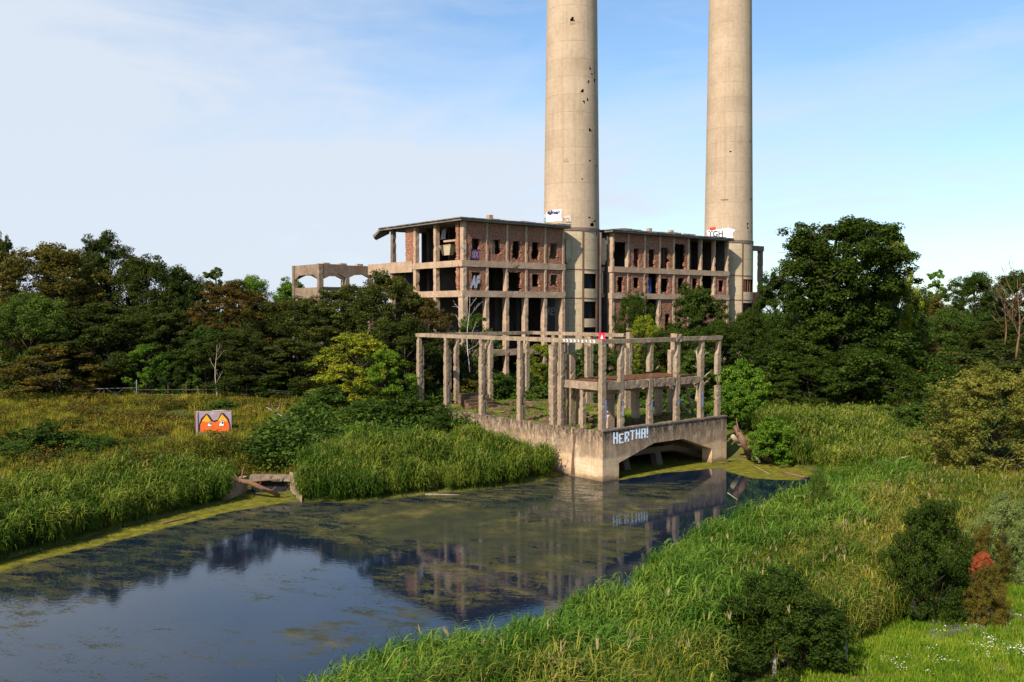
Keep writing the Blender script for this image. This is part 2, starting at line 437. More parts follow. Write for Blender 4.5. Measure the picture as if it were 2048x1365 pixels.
def moss_floor():
    m, q = newmat('mossy_floor')
    t = q.n('TexCoord').outputs['Object']
    n1 = q.noise(t, 0.35, 6, 0.65); n2 = q.noise(t, 2.6, 6, 0.75)
    c = q.ramp(n2, [(0.35, (0.035, 0.018, 0.010)), (0.5, (0.12, 0.065, 0.03)), (0.66, (0.33, 0.25, 0.16))])
    c = q.mix(q.ramp(n1, [(0.50, 0.0), (0.56, 1.0)]), c, q.mix(n2, (0.07, 0.11, 0.008), (0.22, 0.24, 0.02)))
    finish(q, c, 0.95, n2, 0.9, 0.2, 0.1)
    return m
M_floor = moss_floor()
def deckm():
    m, q = newmat('rusty_moss_deck')
    t = q.n('TexCoord').outputs['Object']
    n2 = q.noise(t, 2.6, 6, 0.75)
    finish(q, q.ramp(n2, [(0.35, (0.05, 0.02, 0.012)), (0.52, (0.14, 0.055, 0.025)), (0.70, (0.20, 0.14, 0.05))]), 0.95, n2, 0.9, 0.15, 0.1)
    return m
M_deck = deckm()

# ------------------------------------------------------------------ local frames of the two ruins
BU = math.atan2(FPX, 2250.0)         # heading of the long facade
BO = Vector((-6.2, 114.0, 0))
IU = math.atan2(FPX, 2150.0)
IO = Vector((7.41, 74.1, 0))
class Frame:
    def __init__(s, o, a): s.o = o; s.a = a; s.u = Vector((math.cos(a), math.sin(a), 0)); s.v = Vector((-math.sin(a), math.cos(a), 0))
    def w(s, x, y, z=0): return s.o + s.u * x + s.v * y + Vector((0, 0, z))
    def loc(s, p): d = Vector(p) - s.o; return Vector((d.dot(s.u), d.dot(s.v), p[2]))
    def on_y(s, px, py, y=0.0):      # pixel -> (x, z) on the plane local y = const
        d = ray(px, py); o = Vector((0, 0, CAMZ)) - s.o
        t = (y - o.dot(s.v)) / d.dot(s.v); p = o + d * t
        return p.dot(s.u), p.z
    def on_x(s, px, py, x=0.0):
        d = ray(px, py); o = Vector((0, 0, CAMZ)) - s.o
        t = (x - o.dot(s.u)) / d.dot(s.u); p = o + d * t
        return p.dot(s.v), p.z
FB = Frame(BO, BU); FI = Frame(IO, IU)

# ------------------------------------------------------------------ water outline and terrain
wp = [(-500, 1260), (0, 1122), (150, 1082), (260, 1050), (380, 1022), (452, 1008), (458, 990), (475, 978), (540, 978), (596, 1002), (700, 1004),
      (800, 994), (900, 984), (1000, 974), (1098, 958)]
WPOLY = [atz(a, b, 0).xy for a, b in wp]
WPOLY += [FI.w(0.5, 5.0).xy, FI.w(0.5, 12).xy, FI.w(16, 12).xy, FI.w(16.4, 0.8).xy]
WPOLY += [atz(a, b, 0).xy for a, b in [(1470, 921), (1530, 926), (1590, 934), (1650, 946)]]
nb = [(1625, 966), (1500, 1004), (1390, 1044), (1302, 1090), (1268, 1140), (1112, 1180), (1078, 1230), (862, 1250), (748, 1290), (612, 1342), (540, 1385), (380, 1470), (0, 1600), (-500, 1800)]
WPOLY += [atz(a, b, 2.0).xy for a, b in nb]
WPOLY = np.array([(p[0], p[1]) for p in WPOLY])
def poly_dist(P, poly):
    """distance to outline, and inside mask"""
    x, y = P[:, 0], P[:, 1]; n = len(poly)
    best = np.full(len(P), 1e9); ins = np.zeros(len(P), bool)
    for i in range(n):
        a = poly[i]; b = poly[(i + 1) % n]; ab = b - a
        t = np.clip(((x - a[0]) * ab[0] + (y - a[1]) * ab[1]) / (ab @ ab + 1e-9), 0, 1)
        best = np.minimum(best, np.hypot(x - a[0] - t * ab[0], y - a[1] - t * ab[1]))
        if a[1] != b[1]:
            c = ((a[1] > y) != (b[1] > y)) & (x < (b[0] - a[0]) * (y - a[1]) / (b[1] - a[1]) + a[0])
            ins ^= c
    return best, ins
ctrl = [(430, 870, 2.4), (200, 835, 3.6), (600, 825, 3.6), (60, 960, 1.9), (0, 1010, 1.4), (300, 905, 2.2), (150, 800, 4.2), (400, 802, 4.1), (600, 800, 4.0),
        (-300, 900, 3.5), (780, 900, 1.6), (700, 850, 3.0), (880, 850, 2.6), (1550, 850, 1.8), (1700, 835, 1.8), (1900, 830, 2.3), (1700, 950, 0.7),
        (1500, 1200, 0.6), (1300, 1300, 0.5), (1700, 1250, 1.0), (2000, 1340, 1.9), (1850, 1360, 1.5), (2048, 1180, 1.7), (1900, 1000, 1.2), (2200, 1000, 1.8), (1600, 1360, 1.0)]
CT = [tuple(atz(a, b, z)) for a, b, z in ctrl]
for x, y, z in [(-60, 115, 4.2), (-25, 110, 4.2), (0, 110, 4.0), (30, 115, 3.0), (60, 120, 2.5), (-80, 160, 4.5), (80, 170, 3.0), (0, 180, 4.5), (0, 20, 2.5), (40, 20, 3.5), (-60, 10, 1), (-70, 60, 2), (90, 60, 2.5), (0, 400, 4.5), (200, 400, 4), (-200, 400, 5)]:
    CT.append((x, y, z))
CT = np.array(CT)
NZV = np.array([(mnoise.noise(Vector((i * 0.37, j * 0.37, 0)))) for i in range(64) for j in range(64)]).reshape(64, 64)
def height(P):
    P = np.atleast_2d(np.asarray(P, float))[:, :2]
    d2 = ((P[:, None, :] - CT[None, :, :2]) ** 2).sum(2) + 4.0
    w = d2 ** -1.6
    h = (w * CT[None, :, 2]).sum(1) / w.sum(1)
    d, ins = poly_dist(P, WPOLY)
    t = np.clip(d / 7.0, 0, 1); t = t * t * (3 - 2 * t)
    h = 0.12 + (h - 0.12) * t
    h += (np.sin(P[:, 0] * 0.9 + np.sin(P[:, 1] * 0.7) * 1.5) * np.cos(P[:, 1] * 0.8 + 1.3)) * 0.10 * t
    h = np.where(ins, -np.clip(d * 0.7, 0, 1.2) - 0.02 + 0.14 * (1 - np.clip(d / 0.4, 0, 1)), h)
    # beneath the intake basin
    lx = (P[:, 0] - IO.x) * FI.u.x + (P[:, 1] - IO.y) * FI.u.y
    ly = (P[:, 0] - IO.x) * FI.v.x + (P[:, 1] - IO.y) * FI.v.y
    inb = (lx > -0.2) & (lx < 17) & (ly > -0.2) & (ly < 26.5)
    h = np.where(inb, np.minimum(h, 3.3), h)
    side = (lx > -6) & (lx <= -0.2) & (ly > 3) & (ly < 24)
    cap = 0.2 + (ly - 4) * 0.17
    h = np.where(side, np.minimum(h, np.maximum(cap, 0.1) + (-lx) * 0.1), h)
    return h
def hz(x, y): return float(height([(x, y)])[0])

def grid_axis(lo, hi, step, far, n):
    mid = np.arange(lo, hi + 1e-6, step)
    g = (np.geomspace(1, far, n))
    return np.concatenate([lo - g[::-1], mid, hi + g])
xs = grid_axis(-75, 75, 0.75, 3000, 26); ys = grid_axis(10, 150, 0.75, 4500, 28)
GX, GY = np.meshgrid(xs, ys, indexing='xy')
P = np.stack([GX.ravel(), GY.ravel()], 1)
H = np.concatenate([height(P[i:i + 20000]) for i in range(0, len(P), 20000)])
nx, ny = len(xs), len(ys)
ii = (np.arange(ny - 1)[:, None] * nx + np.arange(nx - 1)[None, :]).ravel()
F = np.stack([ii, ii + 1, ii + nx + 1, ii + nx], 1)
gr = link('ground', mesh_np('ground', np.column_stack([P, H]), F, M_ground, True)); tag(gr, kind='structure')

# water, with real floating algae recorded as an attribute in the place's own coordinates
wx = np.arange(-70, 45, 0.3); wy = np.arange(14, 100, 0.3)
WXg, WYg = np.meshgrid(wx, wy); WP = np.stack([WXg.ravel(), WYg.ravel()], 1)
nx, ny = len(wx), len(wy)
ii = (np.arange(ny - 1)[:, None] * nx + np.arange(nx - 1)[None, :]).ravel()
wme = mesh_np('water', np.column_stack([WP, np.zeros(len(WP))]), np.stack([ii, ii + 1, ii + nx + 1, ii + nx], 1), M_water, True)
def soft(poly, edge):
    pl = np.array([tuple(atz(a, b, 0).xy) for a, b in poly])
    d, ins = poly_dist(WP, pl)
    sd_ = np.where(ins, d, -d)
    t = np.clip(sd_ / edge + 0.5, 0, 1); return t * t * (3 - 2 * t)
scum = np.full(len(WP), 0.25)
def put(poly, edge, val):
    global scum
    scum = scum + (val - scum) * soft(poly, edge)
put([(-300, 1200), (0, 1130), (300, 1060), (600, 990), (1100, 950), (1260, 1100), (1000, 1090), (760, 1110), (640, 1085), (540, 1065), (420, 1130), (200, 1190), (0, 1240), (-300, 1300)], 3.0, 0.55)
put([(380, 1110), (520, 1060), (560, 1100), (480, 1150), (380, 1160)], 2.5, 0.36)
put([(600, 1010), (1100, 950), (1220, 965), (1400, 960), (1450, 980), (1300, 1040), (1040, 1070), (900, 1010), (700, 1050)], 3.0, 0.54)
put([(690, 1030), (800, 1005), (1010, 1020), (1040, 1050), (930, 1080), (760, 1075)], 1.5, 0.70)
put([(1010, 1050), (1250, 1050), (1330, 1060), (1180, 1140), (900, 1130), (940, 1090)], 2.0, 0.62)
put([(740, 1130), (900, 1120), (1240, 1150), (900, 1250), (640, 1330), (560, 1330), (520, 1260), (700, 1210)], 2.5, 0.50)
put([(300, 1050), (0, 1200), (-200, 1280), (0, 1290), (200, 1210), (420, 1120)], 2.0, 0.50)
put([(400, 1165), (520, 1130), (640, 1120), (750, 1150), (720, 1200), (420, 1220)], 3.0, 0.43)
put([(-100, 1290), (300, 1230), (520, 1240), (560, 1330), (300, 1400), (-300, 1420)], 3.0, 0.43)
put([(1010, 1085), (1250, 1060), (1330, 1070), (1180, 1150), (960, 1140)], 2.0, 0.60)
bands = [([(-300, 1235), (0, 1125), (150, 1083), (300, 1040), (455, 1004), (600, 1002), (470, 1022), (270, 1073), (130, 1110), (0, 1142), (-300, 1262)], 0.5),
         ([(455, 1015), (460, 985), (560, 985), (590, 1003), (520, 1003)], 0.5),
         ([(1245, 955), (1455, 926), (1480, 920), (1560, 928), (1640, 945), (1600, 962), (1500, 958), (1440, 938), (1330, 946)], 0.8),
         ([(1235, 962), (1240, 900), (1440, 880), (1456, 926)], 0.5)]
weed = np.zeros(len(WP))
for pl, e in bands:
    wob = np.interp(np.sin(WP[:, 0] * 1.3 + np.sin(WP[:, 1] * .9) * 2) + .6 * np.sin(WP[:, 0] * 3.1 + WP[:, 1] * 2.3), [-1.6, 1.6], [.55, 1.05])
    sft = soft(pl, e * 2.2) * wob; scum = np.maximum(scum, sft * 1.2); weed = np.maximum(weed, np.clip(sft * 1.4, 0, 1))
# thin lines of scum along the reed margin
dd, insw = poly_dist(WP, WPOLY)
edge = np.clip(1 - dd / 1.1, 0, 1) * insw
scum = np.maximum(scum, edge * 0.8); weed = np.maximum(weed, edge * 0.5)
for nm, arr in (('scum', scum), ('weed', weed)):
    a = wme.attributes.new(nm, 'FLOAT', 'POINT'); a.data.foreach_set('value', arr.astype(np.float32))
wo = link('water', wme); tag(wo, kind='structure')

# ------------------------------------------------------------------ the intake basin with its bare concrete frame
T = empty('intake_ruin', IO, IU)
tag(T, 'roofless frame of bare concrete columns on a stained basin wall at the water edge', 'ruin')
# front wall with the low arch (outline in x, z)
fw = MB()
fw.prism([(0, -1.2), (0, 4.1), (16.6, 4.1 - 0.05), (16.6, -1.2), (14.4, -1.2), (14.4, 1.3), (10.3, 2.6), (6.4, 2.6), (1.95, 1.35), (1.95, -1.2)], 0, 1.1)
fwo = fw.build('front_wall', M_basin, T)
sw = MB(); sw.rbox(0, 0.6, 1.1, 27.0, -1.2, 4.08, 0.6, 0.03, 3); sw.build('side_wall', M_basin, T)
sw = MB(); sw.rbox(16.0, 16.6, 1.1, 27.0, -1.2, 4.06, 0.8, 0.03, 4); sw.build('side_wall', M_basin, T)
pl_ = MB()
n = 26
g = MB()
vs = []; fs = []
NXF, NYF = 40, 64
for j in range(NYF + 1):
    for i in range(NXF + 1):
        x = 0.61 + (15.98 - 0.61) * i / NXF; y = 1.11 + 25.8 * j / NYF
        zz = 3.95 + 0.16 * mnoise.noise(Vector((x * 0.6, y * 0.6, 2))) + 0.12 * max(0, mnoise.noise(Vector((x * 2.1, y * 2.1, 5))))
        vs.append((x, y, zz))
for j in range(NYF):
    for i in range(NXF):
        a = j * (NXF + 1) + i; fs.append((a, a + 1, a + NXF + 2, a + NXF + 1))
g.add(vs, fs, True).box(0.61, 15.98, 1.12, 26.9, 3.3, 3.6); g.build('floor', M_floor, T)
# low kerb on the basin rim
k = MB(); k.rbox(-0.05, 16.65, -0.06, 0.55, 4.103, 4.24, 0.4, 0.03, 8); k.build('coping', M_conc_d, T)
# inner trestle seen through the arch
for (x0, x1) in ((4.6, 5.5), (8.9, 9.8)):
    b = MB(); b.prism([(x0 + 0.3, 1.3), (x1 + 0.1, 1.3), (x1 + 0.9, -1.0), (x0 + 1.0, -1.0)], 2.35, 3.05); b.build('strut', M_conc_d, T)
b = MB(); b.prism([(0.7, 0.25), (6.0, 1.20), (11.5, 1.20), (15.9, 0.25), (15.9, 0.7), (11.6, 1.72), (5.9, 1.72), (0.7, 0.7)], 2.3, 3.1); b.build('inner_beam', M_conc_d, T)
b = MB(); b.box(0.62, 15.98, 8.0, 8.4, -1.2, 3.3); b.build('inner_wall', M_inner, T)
for x0 in (9.6, 10.0, 10.4):
    b = MB(); b.tube([(x0, 1.5, 2.9), (x0 + 0.05, 1.5, 1.9)], [0.05, 0.04], 5); b.build('rusty_rod', M_rust, T)

TOPZ = 11.65
def icol(x, y, w, d, z1=TOPZ - 0.36, step=True, z0=4.0, seed=1, gap=None, dirn='y', name='column', mat=None):
    """column: a wide lower shaft that narrows towards the beam"""
    b = MB()
    mat = mat or M_conc
    def seg(a, c):
        if dirn == 'y':    # the wide side runs along y
            b.rbox(x - w / 2, x + w / 2, y - d / 2, y + d / 2, a, c, 0.22, 0.028, seed)
        else:
            b.rbox(x - d / 2, x + d / 2, y - w / 2, y + w / 2, a, c, 0.22, 0.028, seed)
    if step:
        zs = z1 - 1.35
        if gap and gap[1] < zs: seg(z0, gap[0]); seg(gap[1], zs)
        else: seg(z0, zs)
        dd_ = d * 0.62
        # slanted shoulder and the narrow head
        if dirn == 'y':
            b.add([(x - w / 2 + .01, y - d / 2, zs), (x + w / 2 - .01, y - d / 2, zs), (x + w / 2 - .01, y + d / 2, zs), (x - w / 2 + .01, y + d / 2, zs),
                   (x - w / 2 + .01, y - d / 2, zs + .5), (x + w / 2 - .01, y - d / 2, zs + .5), (x + w / 2 - .01, y - d / 2 + dd_, zs + .5), (x - w / 2 + .01, y - d / 2 + dd_, zs + .5)],
                  [(0, 3, 2, 1), (4, 5, 6, 7), (0, 1, 5, 4), (1, 2, 6, 5), (2, 3, 7, 6), (3, 0, 4, 7)])
            b.rbox(x - w / 2, x + w / 2, y - d / 2, y - d / 2 + dd_, zs + .5, z1, 0.25, 0.025, seed + 5)
        else:
            b.add([(x - d / 2, y - w / 2 + .01, zs), (x + d / 2, y - w / 2 + .01, zs), (x + d / 2, y + w / 2 - .01, zs), (x - d / 2, y + w / 2 - .01, zs),
                   (x + d / 2 - dd_, y - w / 2 + .01, zs + .5), (x + d / 2, y - w / 2 + .01, zs + .5), (x + d / 2, y + w / 2 - .01, zs + .5), (x + d / 2 - dd_, y + w / 2 - .01, zs + .5)],
                  [(0, 3, 2, 1), (4, 5, 6, 7), (0, 1, 5, 4), (1, 2, 6, 5), (2, 3, 7, 6), (3, 0, 4, 7)])
            b.rbox(x + d / 2 - dd_, x + d / 2, y - w / 2, y + w / 2, zs + .5, z1, 0.25, 0.025, seed + 5)
    else:
        if gap: seg(z0, gap[0]); seg(gap[1], z1)
        else: seg(z0, z1)
    if gap:
        for dx, dy in ((-.1, -.1), (.12, .1), (.1, -.12)):
            b.tube([(x + dx, y + dy, gap[0] - .1), (x + dx * .6, y + dy * 1.4, (gap[0] + gap[1]) / 2), (x + dx, y + dy, gap[1] + .1)], [.025] * 3, 4)
    return b.build(name, mat, T)
# front row
icol(0.30, 0.36, 0.48, 0.46, step=False, seed=11)
for i, (x, gp) in enumerate([(2.56, None), (6.2, (8.15, 8.75)), (9.8, None), (13.2, None), (15.7, (7.05, 8.1))]):
    icol(x, 0.40, 0.40, 0.52, seed=20 + i, gap=gp, dirn='x')
# left row, deep stepped piers
for i, y in enumerate([5.4, 10.8, 16.4, 22.1, 26.9]):
    b = MB()
    b.rbox(0.05, 0.43, y - 0.40, y + 0.0, 4.0, TOPZ - 0.36, 0.22, 0.028, 31 + i)
    b.rbox(0.433, 0.74, y - 0.34, y + 0.05, 4.0, 10.35 - 0.2 * (i % 2), 0.22, 0.03, 41 + i)
    b.rbox(0.10, 0.44, y + 0.003, y + 0.14, 4.0, 9.6, 0.22, 0.03, 51 + i)
    b.build('pier', M_conc, T)
# extra cluster of posts beside the first pier
b = MB(); b.rbox(0.15, 0.65, 6.1, 6.7, 4.0, 10.9, 0.25, 0.03, 61); b.rbox(1.2, 1.75, 5.0, 5.5, 4.0, 10.2, 0.25, 0.03, 62); b.build('pier', M_conc, T)
# right row and back row
for i, y in enumerate([6.0, 11.9, 17.5, 23.2]):
    b = MB()
    b.rbox(15.95, 16.38, y - 0.25, y + 0.25, 4.0, TOPZ - 0.36 + (0.5 if i < 2 else 0.0), 0.22, 0.028, 71 + i)
    b.rbox(15.45, 15.947, y - 0.22, y + 0.2, 4.0, 10.2, 0.25, 0.03, 81 + i)
    b.build('pier', M_conc, T)
for i, x in enumerate([5.2, 9.9, 15.3]):
    icol(x, 26.9, 0.42, 0.50, seed=90 + i, dirn='x')
# beams
def ibeam(x0, x1, y0, y1, sd, z0=TOPZ - 0.36, z1=TOPZ):
    b = MB(); b.rbox(x0, x1, y0, y1, z0, z1, 0.35, 0.035, sd); return b.build('beam', M_conc, T)
ibeam(0.05, 9.45, 0.15, 0.65, 1); ibeam(10.15, 16.2, 0.17, 0.66, 2, TOPZ - 0.33, TOPZ + 0.03)
b = MB(); b.rbox(9.46, 10.14, 0.1, 0.7, TOPZ - 0.4, TOPZ + 0.28, 0.3, 0.03, 5); b.build('column_head', M_conc, T)
ibeam(0.08, 0.56, 0.66, 26.6, 3)
ibeam(0.1, 16.3, 26.65, 27.15, 4)
ibeam(15.9, 16.4, 12.4, 26.6, 6)
ibeam(15.95, 16.35, 8.2, 11.5, 7, TOPZ - 0.75, TOPZ - 0.45)
# intermediate deck and its posts
dk = MB(); vs = []; fs = []
NXD, NYD = 44, 18
for j in range(NYD + 1):
    for i in range(NXD + 1):
        x = 0.7 + 13.0 * i / NXD; y = 0.9 + 4.9 * j / NYD
        if i == NXD: x += mnoise.noise(Vector((y * 1.5, 3, 0))) * 0.5
        zz = 8.05 + 0.07 * mnoise.noise(Vector((x * 1.3, y * 1.3, 7))) + 0.05 * mnoise.noise(Vector((x * 4, y * 4, 1)))
        vs.append((x, y, zz))
b0 = len(vs)
vs += [(v[0], v[1], 7.80) for v in vs]
for j in range(NYD):
    for i in range(NXD):
        a = j * (NXD + 1) + i; fs.append((a, a + 1, a + NXD + 2, a + NXD + 1)); fs.append(tuple(b0 + q for q in (a + NXD + 1, a + NXD + 2, a + 1, a)))
for i in range(NXD):
    fs.append((i, b0 + i, b0 + i + 1, i + 1)); a = NYD * (NXD + 1) + i; fs.append((a, a + 1, b0 + a + 1, b0 + a))
for j in range(NYD):
    a = j * (NXD + 1); c = a + NXD + 1; fs.append((a, c, b0 + c, b0 + a)); a += NXD; c += NXD; fs.append((a, b0 + a, b0 + c, c))
dk.add(vs, fs); dk.build('deck', M_deck, T)
ed = MB()
ed.rbox(0.75, 2.22, 0.2, 0.6, 7.45, 8.12, 0.3, 0.04, 12); ed.rbox(2.9, 5.8, 0.2, 0.6, 7.45, 8.1, 0.3, 0.05, 13); ed.rbox(6.6, 9.45, 0.2, 0.6, 7.4, 8.1, 0.3, 0.06, 14); ed.rbox(10.15, 12.85, 0.22, 0.6, 7.45, 8.05, 0.3, 0.05, 15)
ed.rbox(0.16, 0.5, 0.75, 4.75, 7.45, 8.08, 0.3, 0.04, 16)
ed.build('deck_edge_beam', M_conc, T)
for x in (2.6, 6.2, 9.8, 13.1):
    b = MB(); b.prism([(0.8, 7.79), (5.6, 7.79), (5.6, 7.3), (4.9, 6.95), (1.6, 6.95), (0.8, 7.3)], x - 0.2, x + 0.2, 'x'); b.build('cross_beam', M_conc_b, T)
for i, x in enumerate((2.6, 6.2, 9.8, 13.1)):
    b = MB(); b.rbox(x - 0.3, x + 0.3, 5.0, 5.55, 4.0, 7.3, 0.3, 0.03, 100 + i); b.build('deck_post', M_conc_b, T)
b = MB(); b.rbox(0.25, 0.62, 2.55, 2.95, 4.1, 7.44, 0.25, 0.03, 111); b.build('deck_post', M_conc, T)
# stair-shaped pier under the deck's left end
b = MB(); b.prism([(2.2, 4.0), (3.0, 4.0), (3.0, 7.7), (2.7, 7.7), (2.7, 6.5), (2.2, 6.1), (2.2, 5.4), (2.45, 5.2), (2.2, 5.0)], 1.5, 2.1); b.build('deck_post', M_conc_b, T)
# diagonal timber props lying at the right end
for (p0, p1, r0) in (((13.6, 2.5, 7.3), (15.5, 3.0, 4.2), .13), ((14.0, 4.5, 6.6), (15.4, 3.4, 4.1), .11)):
    b = MB(); b.tube([p0, tuple((Vector(p0) + Vector(p1)) / 2 + Vector((0, 0, -.1))), p1], [r0 * .7, r0, r0], 7); b.build('leaning_timber', M_dead, T)
# debris on the basin floor
rr = random.Random(5)
b = MB()
for i in range(230):
    x = rr.uniform(1.5, 15.5); y = rr.uniform(1.5, 25)
    s_ = rr.uniform(0.08, 0.45); a = rr.uniform(0, 3.14); c_, s2 = math.cos(a), math.sin(a); L_ = s_ * rr.uniform(1, 2.6); h_ = s_ * rr.uniform(.15, .5)
    z = 3.98
    b.add([(x + dx * L_ * c_ - dy * s_ * s2, y + dx * L_ * s2 + dy * s_ * c_, z + dz * h_ + (0.03 * rr.random())) for dx, dy, dz in
           ((-.5, -.5, 0), (.5, -.5, 0), (.5, .5, 0), (-.5, .5, 0), (-.5, -.5, 1), (.45, -.5, 1), (.5, .4, 1), (-.5, .5, 1))],
          [(0, 3, 2, 1), (4, 5, 6, 7), (0, 1, 5, 4), (1, 2, 6, 5), (2, 3, 7, 6), (3, 0, 4, 7)])
b.build('rubble', M_rubble, T)['kind'] = 'stuff'
# steps at the back
for i in range(5):
    pass
st = MB()
for i in range(5): st.rbox(2.8, 6.2, 21.2 + i * 0.45, 21.2 + i * 0.45 + 0.43, 4.0, 4.3 + i * 0.28, 0.4, 0.03, 120 + i)
st.build('steps', M_rubble, T)

# ------------------------------------------------------------------ lettering
def text_mesh(s, size, offset=0.0, shear=0.0, spacing=1.0):
    cu = bpy.data.curves.new('t', 'FONT'); cu.body = s; cu.size = size; cu.offset = offset; cu.shear = shear; cu.space_character = spacing
    cu.resolution_u = 3
    o = bpy.data.objects.new('t', cu); COL.objects.link(o)
    bpy.context.view_layer.update()
    dg = bpy.context.evaluated_depsgraph_get()
    me = bpy.data.meshes.new_from_object(o.evaluated_get(dg))
    V = [tuple(v.co) for v in me.vertices]; F_ = [tuple(p.vertices) for p in me.polygons]
    bpy.data.objects.remove(o); bpy.data.curves.remove(cu); bpy.data.meshes.remove(me)
    xs_ = [v[0] for v in V]; ys_ = [v[1] for v in V]
    return V, F_, min(xs_), max(xs_), min(ys_), max(ys_)
def put_text(s, x0, x1, z0, z1, y, mat, parent, name='graffiti', offset=0.03, shear=0.0, wrap=None, slope=0.0):
    V, F_, a, b_, c, d = text_mesh(s, 1.0, offset, shear)
    pts = []
    for v in V:
        X = x0 + (v[0] - a) / (b_ - a) * (x1 - x0); Z = z0 + (v[1] - c) / (d - c) * (z1 - z0) + slope * (X - x0)
        pts.append(wrap(X, Z) if wrap else (X, y, Z))
    m = MB(); m.add(pts, F_)
    me = bpy.data.meshes.new(name); me.from_pydata(pts, [], F_); me.update(); me.materials.append(mat)
    return link(name, me, parent)
xa, za = FI.on_y(1226, 884); xb, zb = FI.on_y(1296, 868)
# letters of uneven block shape, drawn as separate bars joined into one outline each
def bars(letter):
    return {'H': ['101', '101', '101', '111', '101', '101', '101'], 'E': ['111', '100', '100', '110', '100', '100', '111'], 'R': ['111', '101', '101', '110', '110', '101', '101'],
            'T': ['111', '010', '010', '010', '010', '010', '010'], 'A': ['111', '101', '101', '111', '101', '101', '101'], '!': ['1', '1', '1', '1', '1', '0', '1']}[letter]
cx_ = 0.0; tot = sum(len(bars(c)[0]) + 0.55 for c in 'HERTHA!') - 0.55; u1 = (xb - xa) / tot
for li, ch in enumerate('HERTHA!'):
    gm = MB(); rows = bars(ch); lift = [0.0, -0.02, 0.06, 0.16, 0.20, 0.16, 0.18][li]; hs = [1.05, .88, .9, .9, .95, .95, 1.05][li]; ch_h = 0.92 * hs / 7; ids = {}
    def gv(r_, c_):
        if (r_, c_) not in ids:
            ids[(r_, c_)] = len(gm.v); gm.v.append((xa + (cx_ + c_) * u1 + .02 * math.sin(r_ * 2.1 + c_ + li), -0.012, 2.98 + lift * .9 + (7 - r_) * ch_h + .015 * math.sin(c_ * 3 + li)))
        return ids[(r_, c_)]
    for r_, row in enumerate(rows):
        for c_, bit in enumerate(row):
            if bit == '1': gm.f.append((gv(r_, c_), gv(r_ + 1, c_), gv(r_ + 1, c_ + 1), gv(r_, c_ + 1))); gm.sm.append(False)
    gm.build('letter', M_white_v, T); cx_ += len(rows[0]) + 0.55
# small blue paint daubs on the front columns
for x, z0, z1 in ((2.56, 5.2, 6.6), (9.8, 5.6, 6.4), (13.2, 5.3, 6.6), (0.42, 4.9, 6.7), (6.2, 5.4, 6.3)):
    b = MB(); b.box(x + 0.02, x + 0.16, 0.165 if x > 1 else 0.10, 0.185 if x > 1 else 0.12, z0, z1)
    b.build('paint_daub', M_grey if x == 2.56 else worn_paint('daub', (0.10, 0.22, 0.50), (0.3, 0.24, 0.18), 0.5), T)
put_text('ROS', 2.40, 2.72, 6.1, 6.45, 0.155, M_black, T, 'graffiti', 0.0)
st_ = MB(); st_.add([(-.02, 3.05, 3.6), (-.02, 3.5, 3.65), (-.02, 3.45, 2.6), (-.02, 3.62, 1.4), (-.02, 3.7, .05), (-.02, 3.2, .05), (-.02, 3.3, 1.3), (-.02, 3.25, 2.5)], [tuple(range(8))]); st_.build('stain', M_rubble, T)
tx0, tz0 = FI.on_y(1150, 686, 0.15); tx1, tz1 = FI.on_y(1196, 678, 0.15)
# graffiti on the beam over the first bay (its outer side faces left)
for i, yy in enumerate((0.9, 1.35, 1.8, 2.3, 2.75, 3.2, 3.65, 4.1, 4.5)):
    b = MB(); b.add([(0.03, yy, TOPZ - .30), (0.03, yy + .10, TOPZ - .06), (0.03, yy + .30, TOPZ - .09), (0.03, yy + .26, TOPZ - .13), (0.03, yy + .14, TOPZ - .12), (0.03, yy + .22, TOPZ - .30 + .04 * (i % 3))], [(0, 1, 2, 3, 4, 5)])
    b.build('letter', M_white, T)

# small crimson sign on top of the frame corner
sg = empty('warning_board', FI.w(0.3, 0.42, TOPZ), IU - R(40))
tag(sg, 'small crimson board perched on the corner of the bare concrete frame', 'sign')
b = MB(); b.prism([(-.36, .55), (.36, .55), (.20, .28), (.36, .02), (-.36, .02), (-.20, .28)], -.04, .04); b.build('board', M_crim, sg)
b = MB(); b.prism([(-.12, .06), (.12, .06), (.0, .42)], -.052, -.045); b.build('marking', M_white, sg)

